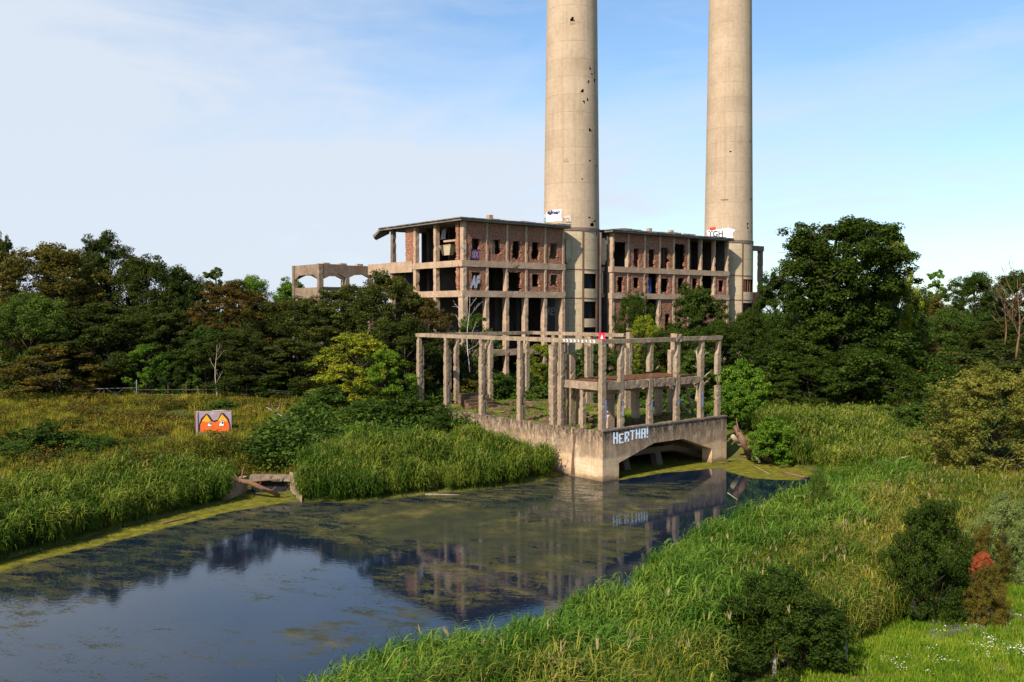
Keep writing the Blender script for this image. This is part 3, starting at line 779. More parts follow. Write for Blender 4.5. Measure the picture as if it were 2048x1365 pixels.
# ------------------------------------------------------------------ the power-station ruin: masonry panels with ragged holes
def ragged_panel(x0, x1, z0, z1, holes, name, mat, parent, axis='y', plane=0.0, thick=0.38, cell=0.13, seed=0, top_loss=0.0):
    """thin wall built from brick-sized cells; a hole is (x0,x1,z0,z1,ruggedness)"""
    nx = max(2, int(round((x1 - x0) / cell))); nz = max(2, int(round((z1 - z0) / cell)))
    cxs = x0 + (np.arange(nx) + .5) * (x1 - x0) / nx; czs = z0 + (np.arange(nz) + .5) * (z1 - z0) / nz
    m = np.ones((nx, nz), bool)
    rs = np.random.RandomState(seed + 77)
    for (a, b, c, d, rg) in holes:
        for i, x in enumerate(cxs):
            for j, z in enumerate(czs):
                e = 1.5 * rg * (0.5 * mnoise.noise(Vector((x * 1.7 + seed, z * 1.7, 0))) + 0.35 * mnoise.noise(Vector((x * 5 + seed, z * 5, 3))) + 0.15)
                low = (d - z) / max(d - c, .1)
                ee = e * (0.35 + low)
                if a - ee < x < b + ee and c - max(e, 0) < z < d + e * 0.15: m[i, j] = False
    if top_loss:
        for i, x in enumerate(cxs):
            lim = z1 - top_loss * (0.5 + 0.9 * abs(mnoise.noise(Vector((x * 1.3, seed, 0)))))
            m[i, czs > lim] = False
    # a hole may cut the panel right through: every surviving piece is a part of its own
    left = m.copy(); pieces = []
    while left.any():
        seed_ = tuple(np.argwhere(left)[0]); st_k = [seed_]; left[seed_] = False; comp = np.zeros_like(m)
        while st_k:
            i, j = st_k.pop(); comp[i, j] = True
            for a_, b_ in ((i + 1, j), (i - 1, j), (i, j + 1), (i, j - 1)):
                if 0 <= a_ < nx and 0 <= b_ < nz and left[a_, b_]: left[a_, b_] = False; st_k.append((a_, b_))
        if comp.sum() > 8: pieces.append(comp)
    for pc in pieces: panel_piece(pc, nx, nz, x0, x1, z0, z1, name, mat, parent, axis, plane, thick, seed)
def panel_piece(m, nx, nz, x0, x1, z0, z1, name, mat, parent, axis, plane, thick, seed):
    ex = x0 + np.arange(nx + 1) * (x1 - x0) / nx; ez = z0 + np.arange(nz + 1) * (z1 - z0) / nz
    mb = MB(); vid = {}
    def V(i, j, side):
        k = (i, j, side)
        if k not in vid:
            q = Vector((ex[i] * 2.3, ez[j] * 2.3, seed * 1.3))
            dy = mnoise.noise(q) * 0.035 + mnoise.noise(q * 3.3) * 0.03
            y = plane + (dy if side == 0 else thick)
            vid[k] = len(mb.v); mb.v.append((ex[i], y, ez[j]) if axis == 'y' else (y, ex[i], ez[j]))
        return vid[k]
    for i in range(nx):
        for j in range(nz):
            if not m[i, j]: continue
            mb.f.append((V(i, j, 0), V(i + 1, j, 0), V(i + 1, j + 1, 0), V(i, j + 1, 0)))
            mb.f.append((V(i, j, 1), V(i, j + 1, 1), V(i + 1, j + 1, 1), V(i + 1, j, 1)))
            if i == 0 or not m[i - 1, j]: mb.f.append((V(i, j, 0), V(i, j + 1, 0), V(i, j + 1, 1), V(i, j, 1)))
            if i == nx - 1 or not m[i + 1, j]: mb.f.append((V(i + 1, j, 0), V(i + 1, j, 1), V(i + 1, j + 1, 1), V(i + 1, j + 1, 0)))
            if j == 0 or not m[i, j - 1]: mb.f.append((V(i, j, 0), V(i, j, 1), V(i + 1, j, 1), V(i + 1, j, 0)))
            if j == nz - 1 or not m[i, j + 1]: mb.f.append((V(i, j + 1, 0), V(i + 1, j + 1, 0), V(i + 1, j + 1, 1), V(i, j + 1, 1)))
    mb.sm = [False] * len(mb.f)
    return mb.build(name, mat, parent)
def rb(name, mat, parent, *a, cell=0.5, amp=0.03, seed=0):
    b = MB(); b.rbox(*a, cell, amp, seed); return b.build(name, mat, parent)

ZR0, ZR1 = 25.22, 25.62      # roof slab
Z1T, Z1B = 20.35, 19.55      # upper band
Z2T, Z2B = 16.55, 15.75      # lower band
GZ = 3.2
B1 = empty('boiler_house', BO, BU)
tag(B1, 'three storey brick ruin left of the nearer chimney with jutting flat roof', 'building')
z2 = lambda x, y: (900 + x / 4.55, 400 + y / 4.55)
z3 = lambda x, y: (1200 + x / 4.55, 400 + y / 4.55)
z1_ = lambda x, y: (580 + x / 4.55, 400 + y / 4.55)
colx = [FB.on_y(px, 560)[0] for px in (926, 973.6, 1013.6, 1052, 1090, 1126)]
colx[0] = 0.0
def facade_col(parent, x, z0, z1, w=0.62, seed=0, y0=-0.12, y1=0.5): rb('column', M_conc_b, parent, x - w * .42, x + w * .42, y0, y1, z0, z1, cell=0.45, amp=0.03, seed=seed)
for i, x in enumerate(colx):
    w = 0.95 if i == 0 else 0.62
    xx = x + (0.3 if i == 0 else 0)
    facade_col(B1, xx, GZ, Z2B - .003, w, i + 200, -0.16 if i else -0.2, 0.6 if i else 0.75)
    facade_col(B1, xx, Z2T + .003, Z1B - .003, w * 0.62, i + 220, -0.14, 0.6)
    facade_col(B1, xx, Z1T + .003, ZR0 - .003, w * 0.58, i + 240, -0.13, 0.6)
XE = colx[-1] + 0.31
rb('band', M_conc_b, B1, -0.17, XE, -0.17, 0.7, Z1B, Z1T, seed=1); rb('band', M_conc_b, B1, -0.17, XE, -0.18, 0.7, Z2B, Z2T, seed=2)
rb('band', M_conc_b, B1, 0.71, XE, -0.1, 0.7, 8.2, 9.0, seed=3)
# masonry of the long side
def hole(zf, a, b, c, d, rg, F_=FB): 
    p = F_.on_y(*zf(a, c)); q_ = F_.on_y(*zf(b, d)); return (p[0] - .08, q_[0] + .08, q_[1] - .05, p[1], rg + .08)
upper = [[hole(z2, 207, 268, 350, 455, .10), hole(z2, 200, 268, 455, 540, .25)], [hole(z2, 394, 455, 362, 490, .22)], [hole(z2, 574, 634, 375, 530, .15)], [hole(z2, 752, 806, 385, 535, .18)], [hole(z2, 918, 974, 397, 535, .18)]]
midl = [[hole(z2, 207, 272, 655, 812, .10)], None, [hole(z2, 534, 640, 655, 818, .18)], [hole(z2, 753, 808, 672, 787, .06)], [hole(z2, 921, 974, 678, 777, .10)]]
for i in range(5):
    a = colx[i] + (0.55 if i == 0 else 0.14); b_ = colx[i + 1] - 0.14
    ragged_panel(a, b_, Z1T + .01, ZR0 - .01, upper[i], 'brick_wall', M_brick, B1, seed=i)
    if midl[i] is not None: ragged_panel(a, b_, Z2T + .01, Z1B - .01, midl[i], 'brick_wall', M_brick, B1, seed=i + 10)
# left side of the block (plane x = 0)
coly = [6.0, 10.8]
for i, y in enumerate(coly):
    rb('column', M_conc_b, B1, -0.14, 0.5, y - 0.33, y + 0.33, GZ, Z2B - .003, seed=260 + i)
    rb('column', M_conc_b, B1, -0.13, 0.5, y - 0.30, y + 0.30, Z2T + .003, Z1B - .003, seed=270 + i)
    rb('column', M_conc_b, B1, -0.12, 0.5, y - 0.26, y + 0.26, Z1T + .003, ZR0 - .003, seed=280 + i)
rb('column', M_conc_d, B1, -0.05, 0.5, 16.4, 17.0, Z1T + .003, ZR0 - .003, seed=290)
rb('column', M_conc_b, B1, -0.1, 0.5, 16.6, 17.2, GZ, Z1B - .003, seed=291)
rb('band', M_conc_b, B1, -0.18, 0.5, 0.71, 11.2, Z1B, Z1T, seed=4); rb('band', M_conc_b, B1, -0.18, 0.5, 0.71, 11.2, Z2B, Z2T, seed=5)
ragged_panel(0.8, 1.7, Z1T + .01, ZR0 - .01, [(1.45, 2.0, Z1T, ZR0, .25)], 'brick_wall', M_brick, B1, axis='x', plane=-0.02, seed=31)
ragged_panel(0.8, 1.6, Z2T + .01, Z1B - .01, [(1.4, 2.0, Z2T, Z1B, .25)], 'brick_wall', M_brick, B1, axis='x', plane=-0.02, seed=32)
ragged_panel(11.1, 13.6, Z1T + .3, ZR0 - .01, [(13.2, 14, Z1T, ZR0, .2)], 'brick_wall', M_brick, B1, axis='x', plane=-0.02, seed=33)
# deep parapet that carries the terrace and bends away at the back
b = MB()
b.prism([(-0.25, 11.21), (0.2, 11.21), (0.2, 17.0), (0.5, 20.0), (0.2, 23.0), (-0.2, 23.0), (0.05, 20.0), (-0.3, 17.0)], Z1B - .35, Z1T + .32, 'z'); b.build('parapet', M_conc_b, B1)
# roof with thin edge, lifted coping strips
b = MB(); b.rbox(-0.75, XE + 0.5, -0.75, 19.2, ZR0, ZR1 - 0.14, 0.6, 0.02, 7); b.build('roof', M_roof, B1)
b = MB(); b.rbox(-0.9, XE + 0.3, -0.9, 18.9, ZR1 - 0.12, ZR1, 0.5, 0.03, 8)
for i in range(16):
    r_ = random.Random(i); x = r_.uniform(0.5, XE - 1); b.rbox(x, x + r_.uniform(.5, 2.5), -0.6 + r_.random(), 1.5 + r_.random(), ZR1 + .01, ZR1 + r_.uniform(.06, .22), 0.4, 0.03, i)
b.build('roof_edge', M_roof, B1)
b = MB(); 
b.add([(-.8, 18.6, 25.5), (-.8, 20.6, 24.65), (-.3, 20.9, 24.3), (.9, 18.8, 25.2), (-.8, 18.6, 25.2), (-.8, 20.3, 24.3), (-.3, 20.5, 24.0), (.9, 18.8, 24.9)],
      [(0, 1, 2, 3), (7, 6, 5, 4), (0, 4, 5, 1), (1, 5, 6, 2), (2, 6, 7, 3), (3, 7, 4, 0)])
b.build('broken_slab', M_roof, B1)
xs0, _ = FB.on_y(990, 436)
rb('roof_stub', M_conc_b, B1, xs0 - .33, xs0 + .33, 0.8, 1.4, ZR1 + .01, ZR1 + 0.75, seed=9)
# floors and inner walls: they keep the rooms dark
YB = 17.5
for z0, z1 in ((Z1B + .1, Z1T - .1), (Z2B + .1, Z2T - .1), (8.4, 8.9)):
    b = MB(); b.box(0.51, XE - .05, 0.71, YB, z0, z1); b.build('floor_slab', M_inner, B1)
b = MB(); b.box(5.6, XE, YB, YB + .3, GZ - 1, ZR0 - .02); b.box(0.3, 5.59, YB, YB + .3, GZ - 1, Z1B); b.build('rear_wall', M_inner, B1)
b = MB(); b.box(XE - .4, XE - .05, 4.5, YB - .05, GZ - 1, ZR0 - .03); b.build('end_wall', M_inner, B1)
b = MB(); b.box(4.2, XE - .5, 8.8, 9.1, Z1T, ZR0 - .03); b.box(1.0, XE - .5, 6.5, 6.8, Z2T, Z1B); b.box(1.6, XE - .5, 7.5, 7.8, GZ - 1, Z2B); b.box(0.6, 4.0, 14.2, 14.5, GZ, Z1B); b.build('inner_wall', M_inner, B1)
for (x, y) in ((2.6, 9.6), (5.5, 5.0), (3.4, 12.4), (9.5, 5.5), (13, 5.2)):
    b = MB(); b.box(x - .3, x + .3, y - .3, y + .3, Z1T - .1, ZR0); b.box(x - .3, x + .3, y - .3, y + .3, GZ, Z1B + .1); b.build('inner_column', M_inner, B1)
# ash hopper and pale panel hanging in the upper storey
yh, zh = FB.on_x(*z1_(1425, 450), 1.6)
b = MB()
b.add([(1.2, yh - 1.5, zh + .55), (2.2, yh - 1.5, zh + .55), (2.2, yh + 1.2, zh + .55), (1.2, yh + 1.2, zh + .55), (1.4, yh - .9, zh - .8), (2.0, yh - .9, zh - .8), (2.0, yh + .6, zh - .8), (1.4, yh + .6, zh - .8)],
      [(0, 3, 2, 1), (4, 5, 6, 7), (0, 1, 5, 4), (1, 2, 6, 5), (2, 3, 7, 6), (3, 0, 4, 7)])
b.build('hopper', M_drum, B1)
b = MB(); b.box(1.0, 1.35, 0.8, 5.6, zh + .85, zh + 1.1); b.build('hopper_rail', M_conc_b, B1)
b = MB(); b.add([(1.3, yh - .1, zh + 1.3), (1.3, yh + 1.0, zh + 1.3), (1.5, yh + .8, zh + 2.6), (1.5, yh - .0, zh + 2.7), (1.36, yh - .1, zh + 1.3), (1.36, yh + 1.0, zh + 1.3), (1.56, yh + .8, zh + 2.6), (1.56, yh - .0, zh + 2.7)], [(0, 1, 2, 3), (7, 6, 5, 4), (0, 4, 5, 1), (1, 5, 6, 2), (2, 6, 7, 3), (3, 7, 4, 0)]); b.build('pale_panel', M_grey, B1)
# pale props seen in the second window
p = FB.on_y(*z2(430, 430)); b = MB()
b.box(p[0] - .35, p[0] - .15, .9, 1.0, p[1] - .6, p[1] + 1.5); b.box(p[0] + .05, p[0] + .28, .9, 1.0, p[1] - 1.0, p[1] + 1.2); b.box(p[0] - .6, p[0] + .5, 1.0, 1.1, p[1] + .1, p[1] + .3); b.build('timber_prop', M_drum, B1)
# graffiti
p = FB.on_y(*z2(175, 812)); q_ = FB.on_y(*z2(275, 690))
b = MB(); b.box(p[0] - .0, q_[0] - .1, -0.11, -0.10, p[1] + .15, p[1] + 1.9)
put_text('AF', p[0], q_[0] - .05, p[1] + .1, q_[1], -0.125, M_grey, B1, offset=0.07, shear=0.3)
b = MB(); b.box(p[0] + .55, q_[0] - .1, 0.05, 0.1, p[1] + .05, q_[1] - .3); b.build('board', M_black, B1)
p = FB.on_y(*z2(190, 540)); q_ = FB.on_y(*z2(270, 455))
b = MB(); b.box(p[0] + .1, q_[0], 0.1, 0.2, p[1], q_[1]); b.build('board', M_purple, B1)
put_text('SIX', p[0] + .15, q_[0] - .05, p[1] + .2, q_[1] - .2, 0.09, M_mauve, B1, offset=0.02, shear=0.2)
p = FB.on_y(*z2(890, 1050), 3.0); q_ = FB.on_y(*z2(965, 980), 3.0)
b = MB(); b.box(p[0] - 1.2, q_[0] + .6, 3.02, 3.3, 9.1, Z2B - .05); b.build('inner_wall', M_inner, B1)
put_text('RES', p[0], q_[0], p[1], q_[1], 3.0, M_grey, B1, offset=0.0)
p = FB.on_y(*z2(70, 440)); 
put_text('ks', -0.3, 0.45, p[1] - .2, p[1] + .3, -0.22, M_grey, B1, offset=0.02)

# ------------------------------------------------------------------ second block, between the two chimneys
B2 = empty('boiler_house', FB.w(FB.on_y(1225.5, 560)[0], 0), BU)
tag(B2, 'ruined brick block between the two chimneys, ragged windows above and trees before its foot', 'building')
X2 = FB.on_y(1225.5, 560)[0]
cx2 = [FB.on_y(px, 560)[0] - X2 for px in (1225.5, 1256, 1289, 1319, 1347, 1376.5, 1402, 1428.6, 1455)]
for i, x in enumerate(cx2):
    facade_col(B2, x, GZ, Z2B - .003, 0.62, i + 300); facade_col(B2, x, Z2T + .003, Z1B - .003, 0.42, i + 320); facade_col(B2, x, Z1T + .003, ZR0 - .003, 0.38, i + 340)
XE2 = cx2[-1] + .3
rb('band', M_conc_b, B2, -0.32, XE2, -0.17, 0.6, Z1B, Z1T, seed=21); rb('band', M_conc_b, B2, -0.32, XE2, -0.18, 0.6, Z2B, Z2T, seed=22)
def h3(a, b, c, d, rg):
    p = FB.on_y(*z3(a, c)); q_ = FB.on_y(*z3(b, d)); return (p[0] - X2 - .08, q_[0] - X2 + .08, q_[1] - .05, p[1], rg + .08)
up2 = [[h3(130, 250, 385, 615, .30)], [h3(312, 352, 445, 605, .12)], [h3(450, 496, 452, 610, .12)], [h3(550, 618, 432, 620, .35)], [h3(683, 770, 400, 640, .45)]]
mi2 = [[h3(167, 207, 700, 835, .12)], [h3(310, 352, 705, 800, .08)], [h3(445, 520, 640, 850, .3)], [h3(552, 618, 712, 840, .2)], [h3(714, 762, 715, 840, .2)], [h3(844, 882, 718, 830, .1)], None, [h3(1086, 1122, 730, 830, .08)]]
for i in range(5): ragged_panel(cx2[i] + .14, cx2[i + 1] - .14, Z1T + .01, ZR0 - .01, up2[i], 'brick_wall', M_brick, B2, seed=i + 50)
for i in range(8):
    if mi2[i] is not None: ragged_panel(cx2[i] + .14, cx2[i + 1] - .14, Z2T + .01, Z1B - .01, mi2[i], 'brick_wall', M_brick, B2, seed=i + 60)
for i in (0, 1, 3, 4, 5, 6, 7):
    ragged_panel(cx2[i] + .27, cx2[i + 1] - .27, 8.0, Z2B - .01, [(cx2[i] + 1.3, cx2[i] + 2.4, 10.5, 13.5, .2)] if i % 2 else [], 'brick_wall', M_brick, B2, seed=i + 80)
b = MB(); b.rbox(-0.9, XE2 + .4, -0.8, 15, ZR0, ZR1 - 0.14, 0.7, 0.02, 17); b.build('roof', M_roof, B2)
b = MB(); b.rbox(-1.0, XE2 + .1, -0.95, 14.8, ZR1 - .12, ZR1, 0.6, 0.035, 18)
for i in range(22):
    r_ = random.Random(i + 40); x = r_.uniform(0.2, XE2 - 2); b.rbox(x, x + r_.uniform(.5, 3), -0.7 + r_.random(), 1.5 + r_.random(), ZR1 + .01, ZR1 + r_.uniform(.06, .25), 0.5, 0.03, i)
b.build('roof_edge', M_roof, B2)
for px in (1309.5, 1353):
    x = FB.on_y(px, 463)[0] - X2; rb('roof_stub', M_conc_b, B2, x - .33, x + .33, 0.8, 1.4, ZR1 + .01, ZR1 + 0.75, seed=px)
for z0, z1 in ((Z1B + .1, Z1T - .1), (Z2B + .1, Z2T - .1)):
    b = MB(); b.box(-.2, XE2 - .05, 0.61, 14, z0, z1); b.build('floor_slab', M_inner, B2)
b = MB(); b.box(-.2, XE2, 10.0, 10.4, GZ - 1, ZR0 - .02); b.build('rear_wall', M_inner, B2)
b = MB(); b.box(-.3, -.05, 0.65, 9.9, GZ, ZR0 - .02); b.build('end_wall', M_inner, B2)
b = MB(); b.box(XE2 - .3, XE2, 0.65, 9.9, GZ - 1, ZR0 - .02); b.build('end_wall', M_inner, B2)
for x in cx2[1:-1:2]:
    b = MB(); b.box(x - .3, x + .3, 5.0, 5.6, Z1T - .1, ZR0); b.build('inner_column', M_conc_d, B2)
p = FB.on_y(*z3(560, 610)); b = MB(); b.box(p[0] - X2 - .1, p[0] - X2 + 1.6, 1.6, 1.7, Z1T, Z1T + .9); b.build('board', flat('pale_blue_grey_paint', (.10, .13, .19), scale=3), B2)
p = FB.on_y(*z3(740, 565)); b = MB(); b.box(p[0] - X2 - .2, p[0] - X2 + .3, 9.93, 9.99, p[1] - .5, p[1] + .4); b.build('board', M_grey, B2)
p = FB.on_y(*z3(480, 760)); b = MB(); b.box(p[0] - X2 - .8, p[0] - X2 + .7, .9, 1.0, Z2T, Z2T + 2.4); b.build('board', flat('dark_blue_paint', (.02, .05, .22), scale=3), B2)
b = MB(); b.prism([(p[0] - X2, Z2T + .1), (p[0] - X2 + .5, Z2T + .1), (p[0] - X2 + .7, Z2T + .8), (p[0] - X2 + .3, Z2T + 1.5), (p[0] - X2 + .15, Z2T + .7)], .86, .89); b.build('graffiti', M_blue, B2)

# connecting bay behind the near chimney
LK = empty('link_bay', FB.w(XE, 0), BU)
tag(LK, 'narrow dark concrete bay with pale hopper boxes behind the near chimney', 'building')
wl = X2 - XE - .35
b = MB(); b.rbox(0.55, wl - .45, 2.0, 14, ZR0 + .003, ZR1 - .2, 0.7, 0.02, 27); b.build('roof', M_roof, LK)
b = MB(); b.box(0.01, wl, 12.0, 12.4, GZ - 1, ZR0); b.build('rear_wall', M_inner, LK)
for z in (Z1B, Z2B): rb('band', M_conc_b, LK, wl * 0.55, wl, 1.3, 1.9, z + .2, z + .75, seed=z)
def hopper_box(pxl, pxr, pyt, pyb, name='hopper_box', y=0.9):
    a = FB.on_y(pxl, pyt, y); c = FB.on_y(pxr, pyb, y); x0, x1, zt, zb = a[0] - XE, c[0] - XE, a[1], c[1]
    b = MB(); m_ = (x0 + x1) / 2
    b.prism([(x0, zb), (x1, zb), (x1, zt - .55), (m_ + .12, zt), (m_ - .25, zt), (x0, zt - .45)], y, y + 1.2); b.prism([(x0 + .05, zb - .003), (x1 - .05, zb - .003), (x1 - .5, zb - .7), (x0 + .1, zb - .4)], y + .1, y + 1.1)
    return b.build(name, M_drum, LK)
hopper_box(1132, 1141.5, 479, 517); hopper_box(1201.5, 1214.5, 476, 521)
p = FB.on_y(1210, 585, 1.4)
b = MB(); b.prism([(wl - 2.0, Z2B + .8), (wl - .4, Z2B + .8), (wl - .4, Z1B + .1), (wl - .7, Z1B + .1), (wl - 1.3, Z1B - 1.2)], 1.2, 1.5); b.build('pale_panel', M_drum, LK)  # sunlit part of the recess as a shape, slanted along the shadow edge

# ------------------------------------------------------------------ chimneys
def make_chimney(px, r_base, ylocal, label, holes, openings_spec, pe=0):
    x = FB.on_y(px, 470, ylocal)[0]
    c = FB.w(x, ylocal)
    root = empty('chimney', c, 0)
    tag(root, label, 'chimney', 'tall concrete chimneys of the power station')
    NS = 144; z0, ztop = 25.6, 104.0
    zs = np.concatenate([np.arange(z0, 62, 0.22), np.arange(62, ztop + .1, 2.0)])
    def rad(z): return r_base - (z - z0) * 0.0125
    view = math.atan2(-c.y, -c.x)
    def ang(hx):        # hx: pixel column -> angle on the near side
        d = c.length; w_ = (hx - px) * d / FPX
        return view + math.asin(max(-.995, min(.995, w_ / r_base)))
    dep = c.y
    def zof(py, a):
        yy = c.y + math.sin(a) * r_base
        return CAMZ + ray(px, py).z / ray(px, py).y * yy
    H_ = [(ang(hx), zof(hy, ang(hx)), s_) for hx, hy, s_ in holes]
    V = []; F_ = []; 
    for k_, z in enumerate(zs):
        r_ = rad(z)
        for i in range(NS):
            a = 2 * math.pi * i / NS; V.append((math.cos(a) * r_, math.sin(a) * r_, z))
    for k_ in range(len(zs) - 1):
        for i in range(NS):
            a = 2 * math.pi * (i + .5) / NS; zc = (zs[k_] + zs[k_ + 1]) / 2; skip = False
            for (ha, hz_, s_) in H_:
                da = (a - ha + math.pi) % (2 * math.pi) - math.pi
                if abs(da) > .3: continue
                dd2 = math.hypot(da * r_base, zc - hz_)
                if dd2 < s_ * (0.8 + 0.5 * mnoise.noise(Vector((a * 40, zc * 6, ha)))): skip = True
            if skip: continue
            j = (i + 1) % NS; F_.append((k_ * NS + i, k_ * NS + j, (k_ + 1) * NS + j, (k_ + 1) * NS + i))
    me = mesh_np('shaft', np.array(V), np.array(F_), M_chim, True)
    link('shaft', me, root)
    # lining, so that the holes show a dark thickness
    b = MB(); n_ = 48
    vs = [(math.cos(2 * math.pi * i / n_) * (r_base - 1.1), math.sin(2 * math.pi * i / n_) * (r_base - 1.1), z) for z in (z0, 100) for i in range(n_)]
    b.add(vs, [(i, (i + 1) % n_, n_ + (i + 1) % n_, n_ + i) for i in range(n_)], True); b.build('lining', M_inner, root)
    b = MB(); vs = []
    for (r_, z) in ((r_base - .35, 104.003), (rad(104) + .25, 104.003), (rad(104) + .25, 104.9), (r_base - 1.6, 104.9)):
        vs += [(math.cos(2 * math.pi * i / n_) * r_, math.sin(2 * math.pi * i / n_) * r_, z) for i in range(n_)]
    b.add(vs, [(k_ * n_ + i, k_ * n_ + (i + 1) % n_, (k_ + 1) * n_ + (i + 1) % n_, (k_ + 1) * n_ + i) for k_ in range(3) for i in range(n_)]); b.build('rim', M_chim, root)
    # drum below the roof, with rectangular openings
    rd = r_base + 0.02; NS2 = 160
    ops = []
    for (a0, a1, p0, p1) in openings_spec:
        A0, A1 = ang(a0), ang(a1); am = (A0 + A1) / 2
        ops.append((A0, A1, zof(p1, am), zof(p0, am)))
    zs2 = np.arange(1.5, 25.3, 0.30); V = []; F_ = []
    for z in zs2:
        for i in range(NS2):
            a = 2 * math.pi * i / NS2; V.append((math.cos(a) * rd, math.sin(a) * rd, z))
    for k_ in range(len(zs2) - 1):
        for i in range(NS2):
            a = 2 * math.pi * (i + .5) / NS2; zc = (zs2[k_] + zs2[k_ + 1]) / 2; skip = False
            for (A0, A1, o0, o1) in ops:
                m_ = (A0 + A1) / 2; h_ = abs(A1 - A0) / 2
                da = (a - m_ + math.pi) % (2 * math.pi) - math.pi
                if abs(da) < h_ and o0 < zc < o1: skip = True
            if skip: continue
            j = (i + 1) % NS2; F_.append((k_ * NS2 + i, k_ * NS2 + j, (k_ + 1) * NS2 + j, (k_ + 1) * NS2 + i))
    link('drum', mesh_np('drum', np.array(V), np.array(F_), M_drum, True), root)
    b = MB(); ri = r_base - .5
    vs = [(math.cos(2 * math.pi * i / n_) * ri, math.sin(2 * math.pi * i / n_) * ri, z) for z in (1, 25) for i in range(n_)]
    b.add(vs, [(i, (i + 1) % n_, n_ + (i + 1) % n_, n_ + i) for i in range(n_)], True); b.build('drum_shade_lining', M_black, root)  # black inner cylinder: shade behind the openings put into the colour
    def ring(z, h, extra, mat, name):
        b = MB(); n2 = 96; vs = []
        for (r_, zz) in ((rd - .1, z), (rd + extra, z), (rd + extra, z + h), (rd - .1, z + h)):
            vs += [(math.cos(2 * math.pi * i / n2) * r_, math.sin(2 * math.pi * i / n2) * r_, zz + .03 * mnoise.noise(Vector((i * .3, z, 0)))) for i in range(n2)]
        b.add(vs, [(k_ * n2 + i, k_ * n2 + (i + 1) % n2, (k_ + 1) * n2 + (i + 1) % n2, (k_ + 1) * n2 + i) for k_ in range(3) for i in range(n2)]); return b.build(name, mat, root)
    ring(25.15, 0.42, 0.10, M_conc_d, 'ring')
    return root, c, ang, zof, rd, ring
c1h = [(1143, 38, .42), (1181, 136, .30), (1184, 148, .22), (1191, 145, .22), (1190, 160, .22), (1178, 163, .22), (1164, 182, .26), (1175, 199, .22), (1167, 203, .22), (1180, 260, .25), (1179, 321, .24), (1164, 358, .2), (1193, 333, .2), (1178, 435, .2), (1188, 443, .22), (1183, 450, .4)]
CH1, C1, ang1, zof1, rd1, ring1 = make_chimney(1143, 3.98, 3.9, 'nearer and thicker of the two tall concrete chimneys, pocked with holes down its right side', c1h,
    [(1166.5, 1191, 548, 577), (1167, 1191, 603, 636), (1167, 1191, 656, 668)])
c2h = [(1459, 304, .2), (1498, 283, .2), (1499, 399, .25), (1492, 448, .2), (1501, 447, .2), (1493, 457, .25), (1500, 463, .2)]
CH2, C2, ang2, zof2, rd2, ring2 = make_chimney(1457, 3.98, 3.9, 'farther of the two tall concrete chimneys, white and red tag at roof level', c2h,
    [(1485, 1502, 560, 585), (1484, 1502, 606, 630)])
def ribs(root, ang, zof, rd, pxs, z0, z1, mat, w=.16, name='rib'):
    for p_ in pxs:
        a = ang(p_); c_, s_ = math.cos(a), math.sin(a); b = MB()
        vs = []
        for z in (z0, z1):
            for dr, dt in ((-.05, -w), (.10, -w), (.10, w), (-.05, w)):
                vs.append((c_ * (rd + dr) - s_ * dt, s_ * (rd + dr) + c_ * dt, z))
        b.add(vs, [(0, 3, 2, 1), (4, 5, 6, 7), (0, 1, 5, 4), (1, 2, 6, 5), (2, 3, 7, 6), (3, 0, 4, 7)]); b.build(name, mat, root)
ribs(CH1, ang1, zof1, rd1, (1165, 1191.5), 3, 25.1, M_rust, .10)
ribs(CH2, ang2, zof2, rd2, (1483, 1502), 3, 25.1, M_rust, .08)
for rf, a_ in ((ring1, zof1), (ring2, zof2)):
    rf(19.7, .12, .05, M_rust, 'joint'); rf(15.7, .12, .05, M_rust, 'joint')
# round downpipe column on the right of the near drum
a = ang1(1196.5); b = MB(); b.tube([((rd1 + .1) * math.cos(a), (rd1 + .1) * math.sin(a), z) for z in (3, 12, 20, 25.1)], [.34, .34, .32, .32], 12); b.build('downpipe', M_conc_d, CH1)
# bars in the opening of the far drum
for p_ in (1489, 1494, 1498): ribs(CH2, ang2, zof2, rd2 - .12, (p_,), zof2(585, ang2(p_)), zof2(560, ang2(p_)), M_rust, .03, 'window_bar')
def chim_tag(root, ang, zof, rd, s, px0, px1, py0, py1, mat, off=.03, lift=.05, shear=0.0, patch=None):
    def wrap(X, Z):
        a = ang(X); r_ = rd - (zof(Z, a) - 25.6) * .0125 + lift
        return (math.cos(a) * r_, math.sin(a) * r_, zof(Z, a))
    put_text(s, px0, px1, py1, py0, 0, mat, root, 'graffiti', off, shear, wrap)
def chim_patch(root, ang, zof, rd, pts, mat, lift=.03):
    """irregular patch of paint, as a fine grid masked by the outline"""
    xs_ = [p[0] for p in pts]; ys_ = [p[1] for p in pts]; pl = np.array(pts, float)
    gx = np.linspace(min(xs_), max(xs_), 40); gy = np.linspace(min(ys_), max(ys_), 24)
    b = MB(); ids = {}
    def V(i, j):
        if (i, j) not in ids:
            a = ang(gx[i]); z = zof(gy[j], a); r_ = rd - (z - 25.6) * .0125 + lift
            ids[(i, j)] = len(b.v); b.v.append((math.cos(a) * r_, math.sin(a) * r_, z))
        return ids[(i, j)]
    cen = [((gx[i] + gx[i + 1]) / 2, (gy[j] + gy[j + 1]) / 2, i, j) for i in range(39) for j in range(23)]
    d_, ins = poly_dist(np.array([(c[0], c[1]) for c in cen]), pl)
    for (x, y, i, j), di, ok in zip(cen, d_, ins):
        if ok and di > 0.8 * abs(mnoise.noise(Vector((x * .5, y * .5, 0)))): b.f.append((V(i, j), V(i, j + 1), V(i + 1, j + 1), V(i + 1, j)))
    b.sm = [True] * len(b.f)
    return b.build('paint_patch', mat, root)
chim_patch(CH1, ang1, zof1, rd1, [(1094, 426), (1110, 420), (1124, 419), (1123, 432), (1125, 443), (1094, 444)], M_white)
